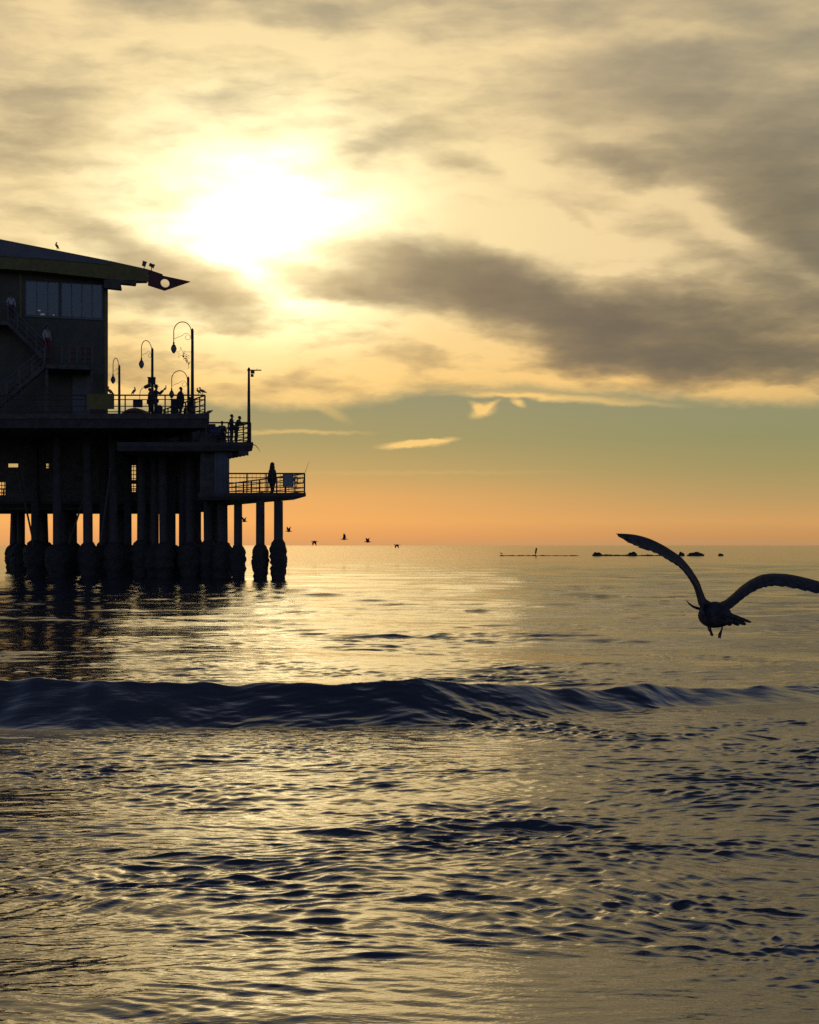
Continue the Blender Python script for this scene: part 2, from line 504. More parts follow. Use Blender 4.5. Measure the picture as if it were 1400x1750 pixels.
# ------------------------------------------------------------------ mesh builder
class MB:
    def __init__(self):
        self.v, self.f = [], []

    def add(self, vs, fs):
        o = len(self.v)
        self.v += [tuple(p) for p in vs]
        self.f += [tuple(i + o for i in q) for q in fs]
        return self

    def box(self, lo, hi, M=None):
        x0, y0, z0 = lo
        x1, y1, z1 = hi
        vs = [Vector(p) for p in ((x0, y0, z0), (x1, y0, z0), (x1, y1, z0), (x0, y1, z0), (x0, y0, z1), (x1, y0, z1), (x1, y1, z1), (x0, y1, z1))]
        if M is not None:
            vs = [M @ p for p in vs]
        return self.add(vs, [(0, 3, 2, 1), (4, 5, 6, 7), (0, 1, 5, 4), (1, 2, 6, 5), (2, 3, 7, 6), (3, 0, 4, 7)])

    def tube(self, pts, rad, n=8, caps=True):
        pts = [Vector(p) for p in pts]
        if not hasattr(rad, '__len__'):
            rad = [rad] * len(pts)
        up = None
        rings = []
        for i, p in enumerate(pts):
            a = pts[max(i - 1, 0)]
            b = pts[min(i + 1, len(pts) - 1)]
            t = (b - a).normalized()
            if up is None:
                up = t.orthogonal().normalized()
            up = (up - t * up.dot(t))
            up = up.normalized() if up.length > 1e-6 else t.orthogonal().normalized()
            w = t.cross(up)
            rings.append([p + (up * math.cos(2 * PI * k / n) + w * math.sin(2 * PI * k / n)) * rad[i] for k in range(n)])
        vs = [q for r_ in rings for q in r_]
        fs = []
        for i in range(len(pts) - 1):
            for k in range(n):
                fs.append((i * n + k, i * n + (k + 1) % n, (i + 1) * n + (k + 1) % n, (i + 1) * n + k))
        if caps:
            fs.append(tuple(range(n - 1, -1, -1)))
            fs.append(tuple((len(pts) - 1) * n + k for k in range(n)))
        return self.add(vs, fs)

    def lathe(self, c, prof, n=16, jit=0.0, seed=0):
        """prof: list of (radius, z) round a vertical axis through c"""
        c = Vector(c)
        g = random.Random(seed)
        vs, fs = [], []
        for r_, z in prof:
            for k in range(n):
                q = r_ * (1 + jit * (g.random() - .5) * 2)
                a = 2 * PI * k / n
                vs.append(c + Vector((q * math.cos(a), q * math.sin(a), z + jit * .1 * (g.random() - .5))))
        for i in range(len(prof) - 1):
            for k in range(n):
                fs.append((i * n + k, i * n + (k + 1) % n, (i + 1) * n + (k + 1) % n, (i + 1) * n + k))
        fs.append(tuple(range(n - 1, -1, -1)))
        fs.append(tuple((len(prof) - 1) * n + k for k in range(n)))
        return self.add(vs, fs)

    def prism(self, poly, z0, z1, poly2=None):
        """plan polygon (x, y), counter-clockwise, from z0 to z1; poly2 = the top outline if it differs"""
        n = len(poly)
        p2 = poly2 or poly
        vs = [(x, y, z0) for x, y in poly] + [(x, y, z1) for x, y in p2]
        fs = [tuple(range(n - 1, -1, -1)), tuple(range(n, 2 * n))] + [(i, (i + 1) % n, n + (i + 1) % n, n + i) for i in range(n)]
        return self.add(vs, fs)

    def plate(self, pts, thick):
        """flat outline given as 3D points, thickened along `thick`"""
        n = len(pts)
        t = Vector(thick)
        vs = [Vector(p) for p in pts] + [Vector(p) + t for p in pts]
        fs = [tuple(range(n)), tuple(range(2 * n - 1, n - 1, -1))] + [(i, n + i, n + (i + 1) % n, (i + 1) % n) for i in range(n)]
        return self.add(vs, fs)

    def ball(self, c, r, n=10, m=7, M=None):
        c = Vector(c)
        rx, ry, rz = r if hasattr(r, '__len__') else (r, r, r)
        vs, fs = [], []
        for i in range(1, m):
            a = PI * i / m
            for k in range(n):
                b = 2 * PI * k / n
                q = Vector((rx * math.sin(a) * math.cos(b), ry * math.sin(a) * math.sin(b), rz * math.cos(a)))
                vs.append(c + (M @ q if M is not None else q))
        top = Vector((0, 0, rz))
        vs += [c + (M @ top if M is not None else top), c - (M @ top if M is not None else top)]
        for i in range(m - 2):
            for k in range(n):
                fs.append((i * n + k, (i + 1) * n + k, (i + 1) * n + (k + 1) % n, i * n + (k + 1) % n))
        t0 = (m - 1) * n
        for k in range(n):
            fs.append((t0, k, (k + 1) % n))
            fs.append((t0 + 1, (m - 2) * n + (k + 1) % n, (m - 2) * n + k))
        return self.add(vs, fs)

    def build(self, name, material, parent=None, smooth_=False, origin=None):
        me = bpy.data.meshes.new(name)
        vs = self.v
        if origin is not None:
            o3 = Vector(origin)
            vs = [tuple(Vector(p) - o3) for p in vs]
        me.from_pydata(vs, [], self.f)
        bm = bmesh.new()
        bm.from_mesh(me)
        bmesh.ops.recalc_face_normals(bm, faces=bm.faces)
        bm.to_mesh(me)
        bm.free()
        me.materials.append(material)
        if smooth_:
            me.polygons.foreach_set('use_smooth', [True] * len(me.polygons))
        return link(name, me, parent, origin)


def link(name, me, parent=None, origin=None):
    o = bpy.data.objects.new(name, me)
    COL.objects.link(o)
    if origin is not None:
        o.location = origin
    if parent is not None:
        o.parent = parent
        # parts are written in world coordinates: undo the parents' (translation only) placement
        off = Vector((0, 0, 0))
        q = parent
        while q is not None:
            off += q.location
            q = q.parent
        o.location = o.location - off
    return o


def thing(name, label, cat, loc=(0, 0, 0), group=None):
    o = bpy.data.objects.new(name, None)
    o.empty_display_size = .2
    COL.objects.link(o)
    o.location = loc
    return tag(o, label, cat, group)


def tag(o, label, cat, group=None):
    o['label'] = label
    o['category'] = cat
    if group:
        o['group'] = group
    return o


def kids(o):
    return [c for c in bpy.data.objects if c.parent == o]


def copy_tree(o, parent=None):
    c = o.copy()
    COL.objects.link(c)
    if parent is not None:
        c.parent = parent
    for ch in kids(o):
        copy_tree(ch, c)
    return c


def skin_mesh(name, verts, edges, radii, root, sub=1):
    me = bpy.data.meshes.new(name)
    me.from_pydata([tuple(v) for v in verts], edges, [])
    o = bpy.data.objects.new(name, me)
    COL.objects.link(o)
    sk = o.modifiers.new('skin', 'SKIN')
    sk.use_smooth_shade = True
    for i, r_ in enumerate(radii):
        d_ = me.skin_vertices[0].data[i]
        d_.radius = r_ if hasattr(r_, '__len__') else (r_, r_)
        d_.use_root = (i == root)
    ss = o.modifiers.new('sub', 'SUBSURF')
    ss.levels = ss.render_levels = sub
    dg = bpy.context.evaluated_depsgraph_get()
    out = bpy.data.meshes.new_from_object(o.evaluated_get(dg))
    out.name = name
    bpy.data.objects.remove(o)
    bpy.data.meshes.remove(me)
    out.polygons.foreach_set('use_smooth', [True] * len(out.polygons))
    return out
# ------------------------------------------------------------------ the pier
Y0 = 76.0
K = math.tan(R(26.5))            # the pier's seaward edge runs back and to the left


def zat(py, Y=Y0):
    return CAMZ + (HOR - py) / F * Y


def xat(px, Y=Y0):
    return (px - 700.0) / F * Y


def back(x, dy):
    return x - dy * K


ZL, ZM, ZU = zat(843), zat(756), zat(707)
YB = 97.0
pier = thing('fishing_pier', 'dark multi-level pier on crusted concrete piles standing in the sea at the left', 'pier', (xat(200), 84, 0))


def deck(px, py_top, thick, taper, name, material, xl=-150, px_in=None, Y_in=None):
    x1 = xat(px)
    zt = zat(py_top)
    top = [(xat(xl), Y0), (x1, Y0), (back(x1, YB - Y0), YB), (xat(xl), YB)]
    bot = [(xat(xl), Y0 + .15), (x1 - taper, Y0 + .15), (back(x1, YB - Y0) - taper, YB), (xat(xl), YB)]
    if px_in is not None:      # the front edge steps back behind the tall piles
        a, b = xat(px_in), Y_in
        top = [(xat(xl), b), (a, b), (a, Y0)] + top[1:]
        bot = [(xat(xl), b + .15), (a, b + .15), (a, Y0 + .15)] + bot[1:]
    m = MB()
    m.prism(bot, zt - thick, zt - .22, [(x, y) for x, y in top])
    m.prism(top, zt - .22, zt)
    return m.build(name, material, pier)


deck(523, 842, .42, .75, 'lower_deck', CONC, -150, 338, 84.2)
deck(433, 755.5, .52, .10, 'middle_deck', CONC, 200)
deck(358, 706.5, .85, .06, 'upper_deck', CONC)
# lip boards along the deck edges
m = MB()
x1 = xat(358)
m.box((xat(-150), Y0 - .06, ZU - .30), (x1, Y0 - .003, ZU - .02))
m.build('edge_board', WOOD, pier)

# soffit joists that end as teeth under the middle deck
for k in range(9):
    y = Y0 + .2 + k * .58
    x = back(xat(431), y - Y0) - .16
    MB().box((x - .55, y - .055, zat(755.5) - .78), (x + .02, y + .055, zat(755.5) - .52)).build('joist', WOOD, pier)
m = MB()
m.box((xat(386), Y0 + .5, zat(780)), (xat(395.5), Y0 + 1.0, zat(772)))
m.build('beam_end', CONC, pier)

# shed wall between lower and middle deck, and the dark service walls behind the piles
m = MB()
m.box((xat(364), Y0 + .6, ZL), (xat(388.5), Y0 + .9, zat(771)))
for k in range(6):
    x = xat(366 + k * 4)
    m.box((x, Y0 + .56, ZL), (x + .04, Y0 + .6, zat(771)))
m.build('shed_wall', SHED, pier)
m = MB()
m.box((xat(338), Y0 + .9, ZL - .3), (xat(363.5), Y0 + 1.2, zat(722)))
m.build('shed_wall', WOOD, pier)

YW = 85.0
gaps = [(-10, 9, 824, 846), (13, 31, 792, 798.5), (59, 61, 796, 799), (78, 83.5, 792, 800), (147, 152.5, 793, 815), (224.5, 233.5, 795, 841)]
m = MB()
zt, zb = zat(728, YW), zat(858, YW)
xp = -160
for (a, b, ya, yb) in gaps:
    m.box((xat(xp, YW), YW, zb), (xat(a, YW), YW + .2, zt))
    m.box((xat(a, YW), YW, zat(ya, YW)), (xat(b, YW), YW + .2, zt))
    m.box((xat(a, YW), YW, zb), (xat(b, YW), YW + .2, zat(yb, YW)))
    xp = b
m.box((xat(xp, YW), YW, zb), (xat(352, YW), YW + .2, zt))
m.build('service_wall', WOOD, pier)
for (a, b, ya, yb) in gaps[3:] + gaps[:1]:
    m = MB()
    ztp, zbt = zat(ya, YW), zat(yb, YW)
    z = zbt + .12
    while z < ztp:
        m.box((xat(a, YW) - .02, YW + .06, z - .025), (xat(b, YW) + .02, YW + .10, z + .025))
        z += .26
    x = xat(a, YW) + .13
    while x < xat(b, YW):
        m.box((x - .02, YW + .101, zbt - .02), (x + .02, YW + .14, ztp + .02))
        x += .17
    if yb - ya > 30:
        m.box((xat(a, YW) - .02, YW + .05, zat(827, YW)), (xat(b, YW) + .02, YW + .15, zat(820, YW)))
    m.build('window_grille', STEEL, pier)
# cap beams under the lower deck
for Y, pxr in ((85.6, 384), (91, 374), (96.2, 336)):
    m = MB()
    m.box((xat(-150, Y), Y - .3, ZL - .72), (xat(pxr, Y), Y + .3, ZL - .46))
    m.build('cap_beam', CONC, pier)

# piles: every one a part, with its crust of mussels as a sub-part
pile_list = [(407, 77, .25, 0), (445, 76.2, .26, 0), (476, 76, .27, 0)]
for px, Y, w in [(22, 100, .28), (36, 92, .27), (61, 84, .26), (77, 92, .30), (98, 80, .26), (112, 86, .27), (125, 92, .28), (151, 80, .29), (177, 84, .30),
                 (195, 80, .26), (207, 88, .28), (219, 84, .24), (241, 80, .26), (253, 86, .27), (264.5, 80, .25), (281, 79, .25), (293.5, 84, .26),
                 (312.5, 80, .24), (325, 79, .26), (337, 84, .25), (356.5, 79, .24), (368, 80, .25), (380.5, 78, .25),
                 (28, 97, .26), (70, 96, .26), (120, 97, .27), (150, 94, .26), (176, 95, .26), (190, 90, .26), (214, 97, .26), (246, 97, .26), (285, 96, .26), (318, 95, .26), (360, 90, .26), (374, 88, .26), (384, 84, .24), (105, 95, .26), (200, 95, .26), (250, 94, .26), (330, 94, .26)]:
    if w:
        pile_list.append((px, Y, w, 1))
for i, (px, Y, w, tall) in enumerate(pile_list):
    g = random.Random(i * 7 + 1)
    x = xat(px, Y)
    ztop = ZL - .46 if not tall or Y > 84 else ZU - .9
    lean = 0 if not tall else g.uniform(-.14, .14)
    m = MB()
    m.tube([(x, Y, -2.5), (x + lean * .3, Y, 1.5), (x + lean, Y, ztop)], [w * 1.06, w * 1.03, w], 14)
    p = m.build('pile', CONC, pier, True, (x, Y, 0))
    hgt = g.uniform(1.95, 2.35)
    prof = []
    nz = 22
    fat = g.uniform(.75, 1.2)
    for k in range(nz):
        t = k / (nz - 1)
        z = -1.2 + t * (hgt + 1.2)
        zz = max(0, z) / hgt
        bulge = .36 + .16 * math.sin(PI * min(1, zz * .9)) + .035 * math.sin(k * 1.3 + i)
        if zz > .8:
            bulge *= (1 - zz) / .2 * .75 + .25
            if k == nz - 1:
                bulge = .02
        prof.append((w + bulge * (.50 if zz < .25 else .62) * (.66 if not tall else 1.25 * fat), z))
    m = MB()
    m.lathe((x, Y, 0), prof, 22, .17, i)
    m.build('mussel_crust', MUSSEL, p, True, (x, Y, 0))

# long raking braces
for (a, b, Y) in ((30, 58, 83.2), (190, 172, 79.4), (300, 345, 81.5), (160, 118, 82.0)):
    MB().tube([(xat(a, Y), Y, zat(800, Y)), (xat(b, Y), Y, zat(930, Y))], .07, 6).build('raking_brace', STEEL, pier)


# ------------------------------------------------------------------ railings
def railing(label, A, B, z, h, rails, post_gap, grid=None, post_r=.045, name='railing'):
    A, B = Vector(A), Vector(B)
    L = (B - A).length
    dr = (B - A) / L
    t = thing(name, label, 'railing', (A.x, A.y, z), None)
    n = max(1, round(L / post_gap))
    for k in range(n + 1):
        p = A + dr * (L * k / n)
        MB().tube([(p.x, p.y, z), (p.x, p.y, z + h)], post_r, 6).build('post', STEEL, t)
    for j, fr in enumerate(rails):
        rr = .045 if fr == 1 else .028
        MB().tube([(A.x, A.y, z + h * fr), (B.x, B.y, z + h * fr)], rr, 6).build('top_rail' if fr == 1 else 'rail', STEEL, t)
    if grid:
        gm = MB()
        k = grid
        while k < L:
            p = A + dr * k
            gm.tube([(p.x, p.y, z + h * rails[-1]), (p.x, p.y, z + h * rails[0])], .012, 4)
            k += grid
        gm.build('wire_infill', STEEL, t)
    return t


ZLf, ZMf, ZUf = zat(842), zat(755.5), zat(706.5)
xr = xat(520)
railing('open steel railing along the front edge of the lowest deck below the hooded person', (xat(389), Y0 + .12), (xr, Y0 + .12), ZLf, zat(809) - ZLf, (1, .78, .52, .27, .07), 1.28, .24)
railing('steel railing running back along the seaward side of the lowest deck', (xr, Y0 + .3), (back(xr, 14), Y0 + 14.3), ZLf, zat(809) - ZLf, (1, .78, .52, .27, .07), 1.5, .3)
railing('far railing at the back of the lowest deck seen through gaps between piles', (xat(-40, YB), YB - .2), (xat(338, YB), YB - .2), ZLf, zat(809) - ZLf, (1, .78, .52, .27, .07), 2.2, .28)
xr = xat(428)
railing('steel railing along the front of the middle deck beside the couple', (xat(352), Y0 + .12), (xr, Y0 + .12), ZMf, zat(722) - ZMf, (1, .76, .5, .26, .08), 1.5, None)
railing('steel railing running back along the seaward side of the middle deck', (xr - .05, Y0 + .3), (back(xr, 12), Y0 + 12.3), ZMf, zat(722) - ZMf, (1, .76, .5, .26, .08), 1.2, None)
xr = xat(350)
railing('steel railing along the front of the top deck below the lamp posts', (xat(-60), Y0 + .12), (xr, Y0 + .12), ZUf, zat(675) - ZUf, (1, .76, .40, .1), 2.4, None)
railing('steel railing running back along the seaward side of the top deck', (xr - .05, Y0 + .3), (back(xr, 15), Y0 + 15.3), ZUf, zat(675) - ZUf, (1, .78, .52, .27, .08), 1.0, None)

# ------------------------------------------------------------------ restaurant on the top deck
TH = R(16)
CX, CY = xat(183, 82), 82.0
bu = Vector((math.cos(TH), math.sin(TH), 0))       # along the front, to the right (and away)
bv = Vector((-math.sin(TH), math.cos(TH), 0))      # into the building
MBLD = Matrix(((bu.x, bv.x, 0, CX), (bu.y, bv.y, 0, CY), (0, 0, 1, 0), (0, 0, 0, 1)))


def bp(px, py, off=0.0):
    """photo pixel on the (rotated) front plane of the building, `off` metres in front of it -> local (s, -off, z)"""
    dr = Vector(((px - 700) / F, 1.0, (HOR - py) / F))
    o = Vector((CX, CY, 0)) - bv * off
    t = (o - Vector((0, 0, 0))).dot(bv) / dr.dot(bv)
    p = dr * t
    p.z += CAMZ
    return Vector(((p - Vector((CX, CY, 0))).dot(bu), -off, p.z))


rest = thing('pier_restaurant', 'dark two-storey restaurant with a swooping roof on the top deck', 'building', (CX, CY, ZUf))
wtop = bp(100, 466).z
W0, W1 = bp(40, 480), bp(102, 541)
W2, W3 = bp(103, 482), bp(177, 543)
zw0, zw1 = bp(100, 541.5).z, bp(100, 481).z
xa, xb, xc, xd = bp(43, 500).x, bp(101.5, 500).x, bp(104, 500).x, bp(176, 500).x
LB, DB = -22.0, 9.0
m = MB()
m.box((LB, 0, ZUf), (0, .3, zw0), MBLD)
m.box((LB, 0, zw1), (0, .3, wtop), MBLD)
m.box((LB, 0, zw0), (xa, .3, zw1), MBLD)
m.box((xb, 0, zw0), (xc, .3, zw1), MBLD)
m.box((xd, 0, zw0), (0, .3, zw1), MBLD)
m.box((-.3, .3, ZUf), (0, DB, wtop), MBLD)
m.box((LB, .3, ZUf), (LB + .3, DB, wtop), MBLD)
m.box((LB, DB, ZUf), (-1.2, DB + .3, wtop), MBLD)
m.box((-1.2, DB, ZUf), (-.0, DB + .3, zw0 + .1), MBLD)
m.box((-1.2, DB, zw1 - .6), (-.0, DB + .3, wtop), MBLD)
m.box((LB + .3, .3, zw0 - .75), (-.3, DB, zw0 - .55), MBLD)
m.build('wall', OLIVE, rest)
m = MB()
m.box((-.16, -.05, ZUf), (.06, .25, wtop + .02), MBLD)
m.build('corner_post', YELLOW, rest)
m = MB()
x = bp(37.5, 500).x
m.box((x - .16, -.05, bp(38, 545).z), (x, -.004, wtop), MBLD)
m.build('trim_post', YELLOW, rest)

glass = bpy.data.materials.new('dark_window_glass')
glass.use_nodes = True
N = NT(glass.node_tree)
glass.node_tree.nodes.clear()
gl = N.new('ShaderNodeBsdfGlossy')
gl.inputs['Color'].default_value = (.75, .82, .95, 1)
gl.inputs['Roughness'].default_value = .05
tr = N.new('ShaderNodeBsdfTransparent')
tr.inputs['Color'].default_value = (.38, .40, .38, 1)
mxs = N.new('ShaderNodeMixShader')
mxs.inputs[0].default_value = .05
N.link(tr.outputs[0], mxs.inputs[1])
N.link(gl.outputs[0], mxs.inputs[2])
N.link(mxs.outputs[0], N.new('ShaderNodeOutputMaterial').inputs[0])

for (p0, p1, npan) in ((xa, xb, 3), (xc, xd, 4)):
    wroot = MB()
    e = .07
    wroot.box((p0, .06, zw0), (p1, .16, zw0 + e), MBLD)
    wroot.box((p0, .06, zw1 - e), (p1, .16, zw1), MBLD)
    for k in range(npan + 1):
        xx = p0 + (p1 - p0 - e) * k / npan
        wroot.box((xx, .06, zw0 + e), (xx + e, .16, zw1 - e), MBLD)
    wf = wroot.build('window', FRAMEM, rest)
    pm = MB()
    pm.box((p0 + .02, .10, zw0 + .02), (p1 - .02, .112, zw1 - .02), MBLD)
    pm.build('pane', glass, wf)
    sm = MB()
    sm.box((p0 - .08, -.08, zw0 - .10), (p1 + .08, -.003, zw0 - .002), MBLD)
    sm.build('sill', BLUEG, wf)

lampm = bpy.data.materials.new('lit_table_lamp')
lampm.use_nodes = True
bb = lampm.node_tree.nodes['Principled BSDF']
bb.inputs['Emission Color'].default_value = (1, .95, .8, 1)
bb.inputs['Emission Strength'].default_value = .55
for px, py, w, h in ((73, 537, .16, .10), (67, 529, .10, .06), (92, 537, .06, .06)):
    q = bp(px, py)
    lm = MB()
    lm.lathe((0, 0, 0), [(w * .5, 0), (w * 1.1, h * .4), (w * .7, h * 1.2), (w * .1, h * 1.5)], 10)
    pos = MBLD @ Vector((q.x, .55, q.z))
    lm.v = [tuple(Vector(v) + pos) for v in lm.v]
    lm.build('interior_lamp', lampm, rest)

# roof: a sloping slab, its cladding band, the stepped brackets and the spear-shaped beam with a round hole
def bpw(px, py, off=0.0):
    return MBLD @ bp(px, py, off)

OV = 1.0
roofp = [(-150, 379), (186, 445.2), (186, 477), (60, 463), (-150, 449)]
m = MB()
m.plate([bpw(a, b, OV) for a, b in roofp], bv * (DB + 2.2))
roof = m.build('roof', YELLOW, rest)
m = MB()
m.plate([bpw(a, b, OV + .06) for a, b in [(-150, 381), (184, 446.8), (184, 452), (60, 441), (-150, 430)]], bv * .055)
m.build('roof_cladding', BLUEG, rest)
m = MB()
m.plate([bpw(a, b, OV) for a, b in [(183.5, 477.5), (251, 481.5), (233.5, 481.7), (233, 487), (206.5, 484.5), (208.5, 494.7), (178, 491.5), (178, 478)]], bv * .5)
m.build('stepped_bracket', WOOD, rest)
m = MB()
m.plate([bpw(a, b, OV + .01) for a, b in [(186.5, 445.3), (253, 460), (253, 480.8), (186.5, 477.2)]], bv * .6)
m.build('roof_beam', YELLOW, rest)


def plate_with_hole(outer, hc, hr, thick, nh=28):
    n = len(outer)
    bm = bmesh.new()
    vo = [bm.verts.new(p) for p in outer]
    ex = (outer[1] - outer[0]).normalized()
    vh = [bm.verts.new(hc + (bu * math.cos(2 * PI * k / nh) + Vector((0, 0, 1)) * math.sin(2 * PI * k / nh)) * hr) for k in range(nh)]
    ed = [bm.edges.new((vo[i], vo[(i + 1) % n])) for i in range(n)] + [bm.edges.new((vh[i], vh[(i + 1) % nh])) for i in range(nh)]
    bmesh.ops.triangle_fill(bm, use_beauty=True, use_dissolve=False, edges=ed)
    fs = bm.faces[:]
    ext = bmesh.ops.extrude_face_region(bm, geom=fs)
    bmesh.ops.translate(bm, verts=[v for v in ext['geom'] if isinstance(v, bmesh.types.BMVert)], vec=thick)
    bmesh.ops.recalc_face_normals(bm, faces=bm.faces)
    me = bpy.data.meshes.new('spear_beam')
    bm.to_mesh(me)
    bm.free()
    return me


sp = [bpw(a, b, OV + .02) for a, b in [(253.5, 460.2), (278, 468.5), (278.5, 471), (325.6, 481), (282, 496), (253.5, 487)]]
me = plate_with_hole(sp, bpw(282.5, 483.5, OV + .02), 7.6 * 82 / F, bv * .22)
me.materials.append(REDD)
link('spear_beam', me, rest)

# things on the roof
def floodlight(px, py, label, tilt):
    b = bpw(px, py + 6.0, OV - .4)
    t = thing('floodlight', label, 'floodlight', b, 'floodlights on the roof edge')
    MB().tube([b - Vector((0, 0, .2)), b + Vector((0, 0, .26))], .03, 6).build('bracket', STEEL, t)
    Mx = Matrix.Translation(b + Vector((0, 0, .34))) @ Matrix.Rotation(tilt, 4, 'Y')
    m = MB()
    m.box((-.13, -.10, -.10), (.13, .10, .10), Mx)
    m.box((.13, -.13, -.13), (.17, .13, .13), Mx)
    m.build('housing', STEEL, t)


floodlight(246.5, 454.5, 'smaller floodlight on the roof edge, nearer the building', R(-75))
floodlight(259, 456.5, 'wider floodlight on the roof edge, nearer the spear tip', R(25))

# ------------------------------------------------------------------ outdoor staircase in front of the restaurant
def sp_(px, py, off):
    return bpw(px, py, off)


stairs = thing('outdoor_staircase', 'zigzag outdoor staircase with landings against the restaurant front', 'staircase', sp_(80, 700, 1.6))


def flight(pa, pb, off, wid=1.1):
    a, b = bp(*pa, off), bp(*pb, off)
    n = 11
    m = MB()
    for k in range(n):
        t0, t1 = k / n, (k + 1) / n
        x0, x1 = a.x + (b.x - a.x) * t0, a.x + (b.x - a.x) * t1
        z = a.z + (b.z - a.z) * t1
        m.box((min(x0, x1), -off, z - .06), (max(x0, x1) + .02, -off + wid, z), MBLD)
    for yy in (-off - .06, -off + wid + .003):
        q = [(a.x, yy, a.z - .30), (b.x, yy, b.z - .30), (b.x, yy, b.z + .05), (a.x, yy, a.z + .05)]
        m.plate([MBLD @ Vector(p) for p in q], bv * .055)
    return m.build('flight', WOOD, stairs)


def stair_rail(pa, pb, off, h=1.0, npost=4, panels=None):
    a, b = bp(*pa, off), bp(*pb, off)
    m = MB()
    for k in range(npost + 1):
        t0 = k / npost
        p = a.lerp(b, t0)
        m.tube([MBLD @ p, MBLD @ (p + Vector((0, 0, h)))], .03, 6)
    for fr in (.35, .68, 1.0):
        m.tube([MBLD @ (a + Vector((0, 0, h * fr))), MBLD @ (b + Vector((0, 0, h * fr)))], .025 if fr < 1 else .04, 6)
    return m.build('handrail', FRAMEM, stairs)


flight((-10, 695), (76, 622), 2.6)
stair_rail((-10, 695), (76, 622), 2.66)
flight((78, 612), (14, 548), 1.35)
stair_rail((78, 612), (14, 548), 1.40)
m = MB()
a, b = bp(76, 622, 2.6), bp(160, 622, 2.6)
m.box((a.x, -2.6, a.z - .25), (b.x, -.1, a.z), MBLD)
m.build('landing', WOOD, stairs)
stair_rail((106, 620), (158, 623), 2.62, 1.05, 4)
m = MB()
a, b = bp(-60, 546, 1.4), bp(14, 546, 1.4)
m.box((a.x, -1.4, a.z - .22), (b.x, -.1, a.z), MBLD)
m.build('landing', WOOD, stairs)
stair_rail((-60, 546), (14, 546), 1.42, 1.0, 4)
m = MB()
for px in (126, 143, 152):
    a = bp(px, 618, 2.5)
    m.box((a.x - .12, -2.56, a.z + .1), (a.x + .12, -2.53, a.z + .85), MBLD)
m.build('railing_panel', REDD, stairs)
m = MB()
for px in (80, 157):
    a = bp(px, 622, 2.4)
    m.box((a.x - .09, -2.5, ZUf), (a.x + .09, -2.32, a.z - .25), MBLD)
m.build('support_post', WOOD, stairs)

m = MB()
a, b = bp(124, 672, .0), bp(155, 636, .0)
m.box((a.x, -.06, ZUf), (b.x, -.003, b.z), MBLD)
m.build('door', BLUEG, rest)

# yellow banner and other boards tied to the top-deck railing
def board(name, label, cat, px0, py0, px1, py1, Y, material, th=.05, frame=None):
    t = thing(name, label, cat, ((xat(px0, Y) + xat(px1, Y)) / 2, Y, zat(py1, Y)))
    m = MB()
    m.box((xat(px0, Y), Y, zat(py1, Y)), (xat(px1, Y), Y + th, zat(py0, Y)))
    m.build('panel', material, t)
    m = MB()
    e = .04
    x0, x1, z0, z1 = xat(px0, Y), xat(px1, Y), zat(py1, Y), zat(py0, Y)
    for (a, b, c, d_) in ((x0 - e, x1 + e, z0 - e, z0), (x0 - e, x1 + e, z1, z1 + e), (x0 - e, x0, z0, z1), (x1, x1 + e, z0, z1)):
        m.box((a, Y - .01, c), (b, Y + th + .01, d_))
    m.build('frame', frame or STEEL, t)
    return t


board('banner', 'long yellow banner tied to the top deck railing at the restaurant corner', 'banner', 150, 674, 194, 698, Y0 - .02, YELLOW, .03, YELLOW)
board('sign_board', 'small square board on the top deck railing below the gooseneck spotlight', 'sign', 228.5, 684, 242.5, 695, Y0 + .2, DARKC)
board('sign_board', 'slate blue board on the lowest deck railing right of the hooded person', 'sign', 484.5, 810.5, 500.5, 831, Y0 - .02, SIGNM, .04)
board('banner', 'dark blue banner on the middle deck railing left of the seated person', 'banner', 360, 730, 376, 742, Y0 + .2, BLUEC, .03, BLUEC)
